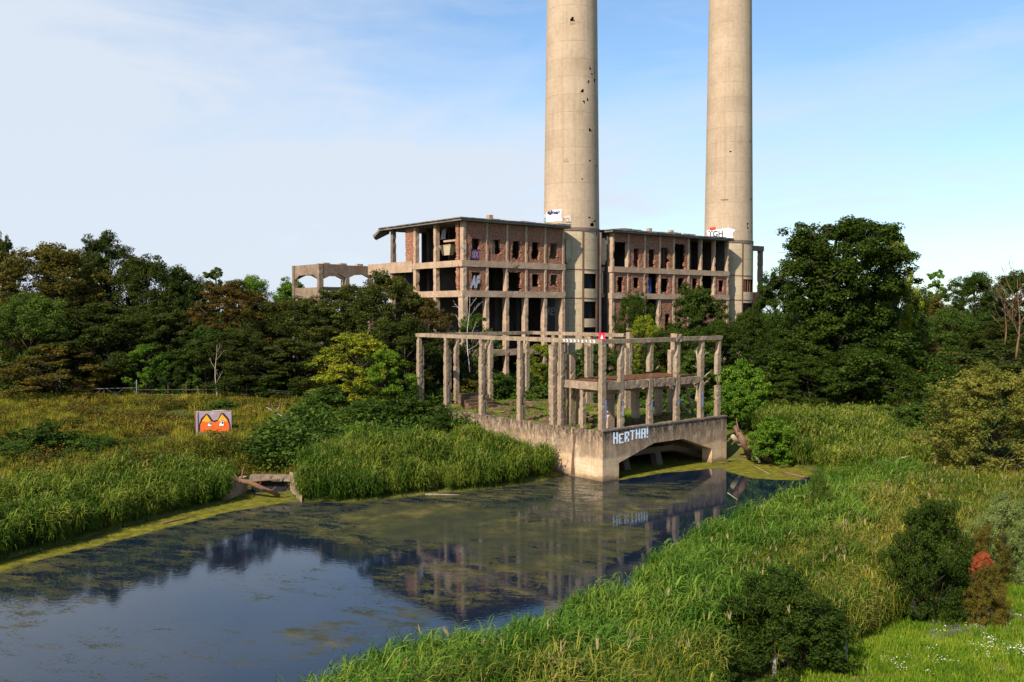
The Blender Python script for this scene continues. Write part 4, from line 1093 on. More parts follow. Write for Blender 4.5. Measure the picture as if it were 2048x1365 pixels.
chim_patch(CH1, ang1, zof1, rd1, [(1128, 432), (1142, 431), (1143, 445), (1127, 444)], flat('cream_paint', (.5, .42, .33), scale=5, var=.5), .035)
chim_patch(CH1, ang1, zof1, rd1, [(1088.5, 438), (1094, 438), (1094, 444), (1088.5, 444)], M_teal, .04)
chim_patch(CH1, ang1, zof1, rd1, [(1088.5, 429), (1094, 428), (1094, 437), (1088.5, 437)], M_pink, .04)
chim_tag(CH1, ang1, zof1, rd1, 'ajnsr', 1096, 1122, 421, 432, M_navy, .05, .06, .25)
chim_tag(CH1, ang1, zof1, rd1, 'PCL', 1127, 1141, 436, 445, M_conc_d, .0, .06)
chim_patch(CH2, ang2, zof2, rd2, [(1416, 462), (1424, 459), (1440, 459), (1456, 456), (1470, 460), (1464, 468), (1466, 476), (1440, 476), (1418, 472)], M_white)
chim_patch(CH2, ang2, zof2, rd2, [(1421, 456), (1433, 454), (1434, 460), (1423, 462)], M_red, .05)
chim_tag(CH2, ang2, zof2, rd2, 'TGH', 1420, 1447, 462, 474, M_black, .02, .06)
chim_tag(CH2, ang2, zof2, rd2, 'mk', 1451, 1464, 463, 470, M_grey, .02, .06)
# patches of repair plaster on the near chimney
chim_patch(CH1, ang1, zof1, rd1, [(1139, 41), (1149, 41), (1149, 47), (1138, 47)], M_conc_b, .02)
chim_patch(CH1, ang1, zof1, rd1, [(1126, 316), (1134, 317), (1138, 324), (1126, 325)], M_conc_b, .02)
chim_patch(CH2, ang2, zof2, rd2, [(1440, 399), (1457, 398), (1455, 401), (1443, 401)], M_conc_d, .02)

# portal frame behind the far chimney
pt = aty(1520, 560, 168); PT = empty('portal_frame', (pt.x, 168, 0), BU)
tag(PT, 'dark concrete portal standing behind the right side of the farther chimney', 'ruin')
ztop_ = aty(1520, 493, 168).z
b = MB(); b.rbox(-.35, .35, -.4, .4, 3.5, ztop_ - .9, 0.6, 0.05, 1); b.build('column', M_conc_d, PT)
b = MB(); b.rbox(-5, .55, -.45, .45, ztop_ - .89, ztop_, 0.6, 0.05, 2); b.build('beam', M_conc_d, PT)
b = MB(); b.rbox(-4.6, -.36, -.2, .2, 3.5, aty(1510, 585, 168).z, 0.6, 0.05, 3); b.build('wall', M_brick, PT)

# ------------------------------------------------------------------ terrace annex with the cut-corner arches
A = empty('arcade', FB.w(-7.8, 23.1), BU)
tag(A, 'broken concrete arcade with cut-corner arches rising over the trees left of the brick ruin', 'ruin')
AT = 20.55
M_arc = concrete('concrete_arcade', (0.15, 0.10, 0.065), (0.33, 0.235, 0.155), st=0.6, spall=0.6)
def arch_beam(x0, x1, ax, plane, th, zt, zb, name='arch_beam', mat=M_conc_d, rise=.5, w=.3):
    b = MB(); b.prism([(x0, zt), (x1, zt), (x1, zb), (x1 - w, zb), (x1 - w - 1.1, zb + rise), (x0 + w + 1.1, zb + rise), (x0 + w, zb), (x0, zb)], plane, plane + th, ax); return b.build(name, mat, A)
arch_beam(0.51, 4.3, 'y', 0, .5, AT, 18.7); arch_beam(4.3, 8.3, 'y', 0.003, .5, AT - .1, 18.7)
arch_beam(0.51, 4.3, 'y', 8, .5, AT - .1, 18.7); arch_beam(4.3, 8.3, 'y', 8.003, .5, AT - .1, 18.7)
b = MB(); b.prism([(.51, AT), (7.9, AT), (7.9, 18.6), (7.4, 18.6), (6.4, 19.1), (1.9, 19.1), (.9, 18.6), (.51, 18.6)], 0, .5, 'x'); b.build('arch_beam', M_arc, A)
b = MB(); b.prism([(.51, AT - .2), (7.9, AT - .2), (7.9, 19.3), (.51, 19.3)], 7.8, 8.3, 'x'); b.build('beam', M_conc_d, A)
for i, (x, y) in enumerate(((-.15, 0), (4.05, 0), (7.9, 0.02), (-.1, 8), (4.05, 8), (7.9, 8))):
    rb('column', M_arc, A, x, x + .62, y - .05, y + .58, 3.5, 18.68 if x > 1 else AT + .03, seed=i + 400)
b = MB(); b.rbox(0.05, .45, .6, 7.9, 14.9, 17.3, 0.5, 0.05, 4); b.build('parapet', M_arc, A)
b = MB(); b.rbox(.6, 8.2, .1, .45, 16.8, 17.35, 0.5, 0.04, 5); b.build('rail', M_inner, A)
b = MB(); b.box(0.5, 8.3, .6, 7.9, 16.3, 16.7); b.build('floor_slab', M_inner, A)
for i, px in enumerate((654, 687.5, 720.5, 749.5)):
    x = FB.on_y(px, 528, 23.1 + 4)[0] + 7.8; rb('roof_stub', M_conc_b, A, x - .5, x + .5, 4, 4.8, 20.3, aty(px, 525, 131).z, seed=i)
b = MB(); b.box(.4, 8.3, 3.8, 5.0, 19.9, 20.3); b.build('roof_beam', M_conc_d, A)
# sliver of a distant hut on the far left
p = aty(2, 560, 118); HT = empty('hut', (p.x - 2.4, 118, 0), R(10)); tag(HT, 'flat roofed concrete hut half hidden by the yellowish tree at the left edge', 'building')
rb('roof', M_roof, HT, -3, 3.0, -.5, 4, aty(0, 542, 118).z, aty(0, 533, 118).z, seed=1); rb('wall', M_conc_b, HT, -2.8, 2.3, 0, 3.5, 3.5, aty(0, 542, 118).z - .01, seed=2)

# ------------------------------------------------------------------ mural block, culvert, posts, fences
p = atz(427, 868, 2.9)
for _ in range(8): p = atz(427, 868, hz(p.x, p.y) + .05)
MURAL = p.copy(); MW = empty('mural_wall', p, R(12)); WW = 3.3 * p.y / 86; HH = 44 / FPX * p.y
tag(MW, 'low concrete block in the meadow painted with a wide-eyed orange face', 'wall')
b = MB(); b.rbox(-WW / 2, WW / 2, 0, .9, -.6, HH, 0.3, 0.02, 3); b.build('block', M_mauve, MW)
def fl(pts, y, mat, name='painting'):
    b = MB(); b.add([(x * WW, y, z * HH) for x, z in pts], [tuple(range(len(pts)))]); return b.build(name, mat, MW)
fl([(-.40, .10), (-.40, .42), (-.33, .72), (-.19, .93), (-.12, .88), (-.04, .66), (.02, .60), (.12, .64), (.22, .95), (.30, .93), (.42, .68), (.47, .38), (.47, .10)], -.034, M_black)
fl([(-.36, .10), (-.36, .42), (-.29, .66), (-.18, .88), (-.07, .60), (.04, .52), (.14, .60), (.24, .90), (.38, .64), (.44, .38), (.44, .10)], -.038, M_orange)
fl([(-.31, .60), (-.18, .87), (-.07, .60), (-.10, .56), (-.2, .54)], -.042, M_yellow); fl([(.13, .60), (.24, .89), (.37, .63), (.38, .55), (.2, .54)], -.042, M_yellow)
fl([(-.17, .34), (-.17, .44), (-.08, .58), (-.04, .54), (-.04, .34)], -.046, M_black, 'eye'); fl([(.14, .34), (.15, .46), (.24, .62), (.30, .58), (.30, .34)], -.046, M_black, 'eye')
fl([(-.155, .36), (-.155, .43), (-.08, .55), (-.055, .52), (-.055, .36)], -.05, M_white, 'eye'); fl([(.155, .36), (.165, .45), (.24, .59), (.285, .56), (.285, .36)], -.05, M_white, 'eye')
fl([(-.11, .42), (-.10, .50), (-.07, .53), (-.06, .44)], -.054, M_black, 'pupil'); fl([(.225, .44), (.23, .54), (.265, .56), (.28, .46)], -.054, M_black, 'pupil')
fl([(-.33, .22), (-.20, .17), (-.05, .20), (.0, .24), (-.05, .18), (-.2, .15)], -.048, M_black, 'mouth')
b = MB(); b.tube([(-.1, .2, HH + .06), (.8, .15, HH + .10), (1.6, .2, HH + .03)], [.05, .06, .03], 6); o = b.build('fallen_branch', M_dead); o.location = p; o.rotation_euler = (0, 0, R(12))
tag(o, 'short dry branch lying on top of the painted block', 'branch')
b = MB(); b.tube([(0, 0, -.4), (0, 0, HH + .35)], [.045, .045], 6); o = b.build('steel_rod', M_rust); o.location = p + Vector((-WW * .46, -.55, 0)); tag(o, 'rusty upright rod in front of the left end of the painted block', 'rod')

# culvert mouth with fallen trunks
M_basin2 = concrete('concrete_wing', (0.20, 0.13, 0.08), (0.36, 0.25, 0.16), st=0.6)
p = atz(530, 1000, 0); CV = empty('culvert', p, R(-8)); tag(CV, 'small concrete culvert mouth with sloping wing walls among the reeds', 'culvert')
b = MB(); b.rbox(-2.3, 1.5, 2.3, 3.0, .95, 1.35, .3, .09, 6); b.build('lintel', M_conc_d, CV)
b = MB(); b.box(-2.3, 1.6, 2.8, 3.0, -1, .947); b.build('opening_shade', M_black, CV)  # black sheet standing in for the shade in the culvert opening
b = MB(); b.add([(0.9, 2.59, -.6), (0.9, 2.59, 1.62), (1.9, 2.7, 1.68), (3.0, -.4, .06), (2.2, -.5, -.6), (2.9, -.5, -.6), (2.1, 2.9, -.6)], [(0, 1, 3, 4), (1, 2, 3), (0, 6, 2, 1), (3, 2, 6, 5), (4, 3, 5), (0, 4, 5, 6)]); b.build('wing_wall', M_basin2, CV)
b = MB(); b.rbox(-3.1, -2.65, -1.0, 2.8, -1, 1.2, .4, .03, 3); b.build('wing_wall', M_conc_b, CV)
def log(name, pts, rads, mat, label, cat='log', sides=7, twigs=0, seed=0):
    b = MB(); P_ = [Vector(p) for p in pts]; c = P_[0].copy(); c.z = P_[0].z
    # refine with noise so that the wood is never straight
    Q, RR = [], []
    for i in range(len(P_) - 1):
        for t in (0, .33, .66):
            q = P_[i].lerp(P_[i + 1], t); Q.append(q + mnoise.noise_vector(q * 1.3 + Vector((seed, 0, 0))) * rads[i] * .8); RR.append(rads[i] * (1 - t) + rads[i + 1] * t)
    Q.append(P_[-1]); RR.append(rads[-1])
    b.tube([q - c for q in Q], RR, sides)
    r_ = random.Random(seed)
    for k_ in range(twigs):
        i = r_.randrange(1, len(Q) - 1); q = Q[i] - c; L_ = r_.uniform(.5, 1.6)
        d = Vector((r_.uniform(-1, 1), r_.uniform(-.6, .6), r_.uniform(.0, 1.0))).normalized()
        b.tube([q, q + d * L_ * .5, q + d * L_ + Vector((0, 0, r_.uniform(-.2, .3)))], [RR[i] * .45, RR[i] * .3, .008], 5)
    o = b.build(name, mat); o.location = c; tag(o, label, cat); return o
log('dead_log', [atz(448, 955, 1.4), atz(500, 966, 1.2), atz(560, 992, .15)], [.16, .20, .14], M_dwood, 'thick bare trunk slanting down across the culvert mouth into the water', 'log', twigs=5, seed=3)
log('dead_log', [atz(505, 962, 1.5), atz(560, 960, 1.6)], [.09, .07], M_dwood, 'thin bare pole lying level above the culvert mouth', 'log', seed=4)
log('dead_log', [atz(420, 966, 1.3), atz(442, 948, 1.9)], [.05, .03], M_dead, 'pale twig poking up left of the culvert mouth', 'branch', seed=5)
log('driftwood', [atz(325, 1047, .05), atz(390, 1032, .1)], [.06, .03], M_dwood, 'thin brown stick floating along the duckweed below the left reeds', 'stick', seed=6)
log('driftwood', [atz(1100 - 250, 989, .03), atz(918, 990, .03)], [.04, .03], M_dead, 'pale stick floating beside the middle reed bed', 'stick', seed=7)
# driftwood pile right of the intake
log('driftwood', [atz(1472, 853, 3.2), atz(1483, 880, 2.2), atz(1500, 905, 1.0)], [.28, .32, .22], M_dwood, 'broken reddish trunk propped upright against the bank right of the basin', 'log', twigs=4, seed=8)
log('driftwood', [atz(1466, 872, 2.4), atz(1490, 895, 1.1), atz(1520, 925, .2)], [.22, .2, .12], M_dead, 'grey log sloping down behind the reddish trunk towards the duckweed', 'log', twigs=3, seed=9)
log('driftwood', [atz(1526, 915, .6), atz(1553, 898, 1.5)], [.12, .15], M_dead, 'short split log leaning on the round bush', 'log', twigs=2, seed=10)
log('driftwood', [atz(1478, 912, .3), atz(1545, 922, .3)], [.10, .07], M_dwood, 'dark log lying level at the duckweed edge', 'log', seed=11)
log('driftwood', [atz(1565, 945, .06), atz(1610, 955, .06)], [.13, .10], M_dwood, 'fat brown log half sunk in the duckweed near the right bank', 'log', seed=12)
log('driftwood', [atz(1505, 931, .05), atz(1538, 948, .05)], [.035, .02], M_dead, 'thin pale stick slanting over the duckweed', 'stick', seed=13)
log('driftwood', [atz(1455, 986, .6), atz(1475, 1000, .2)], [.03, .02], M_dead, 'thin bare twig at the edge of the near reeds', 'stick', seed=14)
# dead sticks standing in the reeds
def terr(px, py, z=1.0):
    q = atz(px, py, z)
    for _ in range(6): q = atz(px, py, hz(q.x, q.y))
    return q
q = terr(1698, 950); log('dead_sapling', [q, aty(1695, 930, q.y), aty(1697, 909, q.y)], [.07, .06, .03], M_birch, 'white bare stick standing upright in the right-hand reeds', 'dead tree', twigs=2, seed=15)
q = terr(1815, 955); log('dead_branch', [aty(1765, 921, q.y), aty(1790, 926, q.y), aty(1802, 917, q.y), aty(1818, 912, q.y)], [.03, .05, .05, .02], M_dead, 'curved bare branch arching over the reeds left of the yellowish willow', 'branch', twigs=2, seed=16)
q = terr(1746, 955); log('dead_branch', [q, aty(1737, 940, q.y)], [.05, .03], M_birch, 'short white stub leaning in the right-hand reeds', 'branch', seed=17)

# fence posts at the lawn (bottom right)
for i, (px, pyb, pyt, lab) in enumerate([(1692, 1322, 1268, 'grey fence post standing at the lawn edge below the broad dark bush'), (1827, 1237, 1203, 'thin grey fence post half way up the lawn edge'),
                                   (1910, 1196, 1158, 'weathered leaning fence post under the tall dark bush by the lawn'), (1548, 1356, 1318, 'grey fence post nearest the bottom edge of the picture')]):
    q = terr(px, pyb); top = aty(px, pyt, q.y).z
    b = MB(); h_ = top - q.z; b.rbox(-.05, .05, -.05, .05, -.3, h_ + .0, .15, .012, i); b.rbox(-.035, .035, -.035, .035, h_ + .003, h_ + .03, .1, .0, i)
    o = b.build('fence_post', M_post); o.location = q; o.rotation_euler = (0.02, 0.05 * (i - 1), .3 * i)
    tag(o, lab, 'fence post', 'posts along the lawn edge')
# white post and dead branch in meadow
q = terr(571, 868, 2); MARK = q.copy(); b = MB(); b.rbox(-.1, .1, -.1, .1, -.3, aty(571, 838, q.y).z - q.z, .25, .02, 2); o = b.build('marker_post', M_birch); o.location = q; tag(o, 'pale square post in the meadow right of the painted block', 'post')
log('dead_branch', [aty(533, 815, q.y + 1), aty(552, 826, q.y + 1), aty(575, 838, q.y + 1)], [.03, .06, .04], M_dead, 'bare crooked branch above the pale meadow post', 'branch', twigs=6, seed=18)
# wire fence: rail section and thin posts
WF = empty('wire_fence', (0, 0, 0)); tag(WF, 'thin wire fence with slim posts and one rail along the meadow top', 'fence')
q0 = aty(150, 795, 99.5)
WF.location = (q0.x, 99.5, hz(q0.x, 99.5)); org = Vector(WF.location)
for px, py0, py1, r_ in [(152, 772, 808, .03), (273, 760, 804, .06), (208, 775, 806, .03), (336, 770, 802, .03), (372, 765, 800, .03), (395, 772, 812, .03), (412, 772, 812, .03), (493, 768, 826, .04), (545, 790, 806, .04), (593, 790, 808, .04)]:
    t_ = aty(px, py0, 99.5); bz = hz(t_.x, 99.5) - .3
    b = MB(); b.tube([Vector((t_.x, 99.5, bz)) - org, Vector((t_.x, 99.5, t_.z)) - org], [r_, r_], 5); b.build('post', M_fence if r_ > .05 else M_rust, WF)
for (a_, c_) in (((165, 779), (273, 776)), ((168, 806), (200, 781)), ((175, 780), (208, 806)), ((210, 806), (245, 779)), ((215, 780), (262, 803))):
    b = MB(); b.tube([aty(*a_, 99.5) - org, aty(*c_, 99.5) - org], [.04 if a_[0] == 165 else .02] * 2, 5); b.build('rail', M_fence, WF)
for py in (780, 790, 799):
    b = MB(); b.tube([aty(273, py, 99.5) - org, aty(493, py - 1, 99.5) - org, aty(600, py + 4, 99.5) - org], [.014] * 3, 4); b.build('wire', M_fence, WF)
# small pale chunk of leaves/brick colour near the lawn, built as a red-leaved shrub further below

# ------------------------------------------------------------------ trees
def leaf_arrays(C, Rd, per, size, rs, flat_=0.75, aspect=0.6, up=0.35):
    C = np.asarray(C); Rd = np.asarray(Rd)
    n = len(C) * per; ci = np.repeat(np.arange(len(C)), per)
    d = rs.normal(size=(n, 3)); d /= np.linalg.norm(d, axis=1)[:, None]
    r_ = Rd[ci] * rs.rand(n) ** 0.42
    pos = C[ci] + d * r_[:, None] * np.array([1, 1, flat_])
    nrm = d * 0.8 + rs.normal(size=(n, 3)) * 0.55; nrm[:, 2] += up
    nrm /= np.linalg.norm(nrm, axis=1)[:, None]
    t = np.cross(nrm, rs.normal(size=(n, 3))); t /= np.linalg.norm(t, axis=1)[:, None]
    bb = np.cross(nrm, t)
    L_ = size * (0.6 + 0.8 * rs.rand(n)); Wd = L_ * aspect
    V = np.empty((n, 4, 3))
    V[:, 0] = pos - t * (L_ / 2)[:, None]; V[:, 2] = pos + t * (L_ / 2)[:, None]
    sag = nrm * (Wd * 0.22)[:, None]
    V[:, 1] = pos + bb * (Wd / 2)[:, None] - sag; V[:, 3] = pos - bb * (Wd / 2)[:, None] - sag
    return V.reshape(-1, 3), np.arange(n * 4).reshape(-1, 4)
def make_tree_meshes(seed, H_, Rc, trunk_frac, lobes, subs, per, leaf, shape='round', cl=0.55, trunk_r=0.25, bark=M_bark, gaps=0.0, aspect=.6, limb_vis=1.0, flat_=.75):
    rs = np.random.RandomState(seed); r_ = random.Random(seed)
    tips = []
    z0 = H_ * trunk_frac
    for i in range(lobes):
        t = (i + 0.5) / lobes; a = i * 2.399 + r_.uniform(-.4, .4)
        zz = t ** 0.85
        if shape == 'round': rr_ = Rc * math.sqrt(max(0, 1 - (2 * zz - 0.85) ** 2 / 1.35)) 
        elif shape == 'oak': rr_ = Rc * (1.0 - 0.55 * zz ** 1.8) * (0.75 + 0.25 * math.sin(zz * 9))
        elif shape == 'poplar': rr_ = Rc * (0.55 + .45 * math.sin(zz * 3.14)) 
        elif shape == 'bush': rr_ = Rc * math.sqrt(max(0.02, 1 - zz ** 2.2))
        elif shape == 'vase': rr_ = Rc * (0.35 + 0.75 * zz) * (1 if zz < .8 else .8)
        f_ = r_.uniform(.35, 1.0) ** .6
        tips.append(Vector((math.cos(a) * rr_ * f_, math.sin(a) * rr_ * f_, z0 + (H_ - z0) * min(.97, zz * (0.92 + .1 * r_.random())))))
    tips.append(Vector((r_.uniform(-.1, .1) * Rc, r_.uniform(-.1, .1) * Rc, H_ * .97)))
    C = []; Rd = []; tb = MB()
    lean = Vector((r_.uniform(-.04, .04) * H_, r_.uniform(-.04, .04) * H_, 0))
    def tr(z): t = z / H_; return Vector((lean.x * t + .02 * H_ * math.sin(t * 4), lean.y * t, z))
    tb.tube([tr(z) for z in np.linspace(-.4, H_ * .85, 8)], [trunk_r * (1.25 if k == 0 else 1) * (1 - .87 * k / 7) for k in range(8)], 8)
    for tp in tips:
        sR = Rc * cl * r_.uniform(.6, 1.0)
        zb = max(z0 * .7, tp.z - (tp.xy.length * .75 + .08 * H_)); zb = min(zb, H_ * .8)
        st_ = tr(zb); mid = st_.lerp(tp, .5) + Vector((r_.uniform(-.1, .1) * Rc, r_.uniform(-.1, .1) * Rc, .03 * H_))
        tb.tube([st_, mid, tp], [trunk_r * .38 * limb_vis, trunk_r * .24 * limb_vis, trunk_r * .08], 5)
        for k in range(subs):
            d = Vector((r_.gauss(0, 1), r_.gauss(0, 1), r_.gauss(0, .75))).normalized() * sR * r_.uniform(.25, 1.0)
            c_ = tp + d
            if c_.z < .15: c_.z = .15 + .3 * r_.random()
            if r_.random() < gaps: continue
            C.append(tuple(c_)); Rd.append(sR * r_.uniform(.26, .50))
            if k % 4 == 0: tb.tube([tp, c_], [trunk_r * .07, .012], 4)
    V, F_ = leaf_arrays(C, Rd, per, leaf, rs, flat_, aspect)
    V[:, 2] = np.maximum(V[:, 2], 0.02)
    # normalise crown to the asked size
    return mesh_np('crown', V, F_, L_dark), tb.mesh('trunk', bark), float(np.percentile(V[:, 2], 99.7)), float(np.percentile(np.abs(V[:, 0]), 98.5))
PROTO = {}
def proto(key, **kw): PROTO[key] = make_tree_meshes(**kw)
proto('roundA', seed=1, H_=16, Rc=5.2, trunk_frac=.06, lobes=34, subs=13, per=118, leaf=.24, cl=.42)
proto('roundB', seed=2, H_=16, Rc=5.5, trunk_frac=.05, lobes=30, subs=14, per=118, leaf=.24, cl=.46)
proto('roundC', seed=3, H_=15, Rc=5.0, trunk_frac=.06, lobes=38, subs=12, per=118, leaf=.24, cl=.38)
proto('feather', seed=4, H_=15, Rc=5.0, trunk_frac=.12, lobes=36, subs=15, per=74, leaf=.32, shape='round', cl=.40, aspect=.30, flat_=.5)
proto('loose', seed=5, H_=12, Rc=4.0, trunk_frac=.04, lobes=32, subs=13, per=60, leaf=.25, cl=.38, gaps=.08, aspect=.45)
proto('poplar', seed=6, H_=18, Rc=2.0, trunk_frac=.08, lobes=26, subs=9, per=50, leaf=.32, shape='poplar', cl=.55)
proto('bushA', seed=7, H_=4, Rc=2.6, trunk_frac=.0, lobes=34, subs=13, per=110, leaf=.095, shape='bush', cl=.36, trunk_r=.07)
proto('bushB', seed=8, H_=4, Rc=2.8, trunk_frac=.0, lobes=32, subs=12, per=100, leaf=.095, shape='bush', cl=.36, trunk_r=.07, aspect=.4)
proto('farbush', seed=9, H_=5, Rc=3.2, trunk_frac=.0, lobes=26, subs=11, per=70, leaf=.20, shape='bush', cl=.42, trunk_r=.1)
proto('farbushB', seed=12, H_=5, Rc=3.2, trunk_frac=.0, lobes=30, subs=11, per=64, leaf=.18, shape='bush', cl=.38, trunk_r=.1, aspect=.45)
proto('willow', seed=10, H_=9, Rc=4.6, trunk_frac=.02, lobes=48, subs=14, per=90, leaf=.18, shape='bush', cl=.32, trunk_r=.16, aspect=.38)
proto('oak', seed=21, H_=22, Rc=9.2, trunk_frac=.03, lobes=84, subs=17, per=112, leaf=.26, shape='oak', cl=.235, trunk_r=.6, gaps=.03)
BASEC = {}
def place(kind, px, top, wpx, depth, mat, label, cat='tree', name=None, group=None, rz=None, zb=None, pyb=None):
    cm_, tm_, hh, ww = PROTO[kind]
    q = aty(px, top, depth); base = hz(q.x, depth) if zb is None else zb
    hgt = q.z - base; rad = wpx / FPX * depth / 2
    nm = name or ('bush' if cat == 'bush' else 'tree')
    r_ = empty(nm, (q.x, depth, base), 0); tag(r_, label, cat, group)
    rnd = random.Random(hash((round(px), round(top))) % 9999)
    for part, me in (('crown', cm_), ('trunk' if cat == 'tree' else 'stem', tm_)):
        o = bpy.data.objects.new(part, me); COL.objects.link(o); o.parent = r_
        zsc = max(hgt / hh, .62 * rad / ww) if cat == 'bush' else hgt / hh
        o.location.z = hgt - zsc * hh
        o.scale = (rad / ww, rad / ww * rnd.uniform(.9, 1.1), zsc); o.rotation_euler = (0, 0, rnd.choice([0, 1, 2, 3]) * math.pi / 2 + rnd.uniform(-.2, .2) if rz is None else rz)
        if part == 'crown':
            o.material_slots[0].link = 'OBJECT'; o.material_slots[0].material = mat
    return r_
G1 = 'trees of the wood behind the meadow'
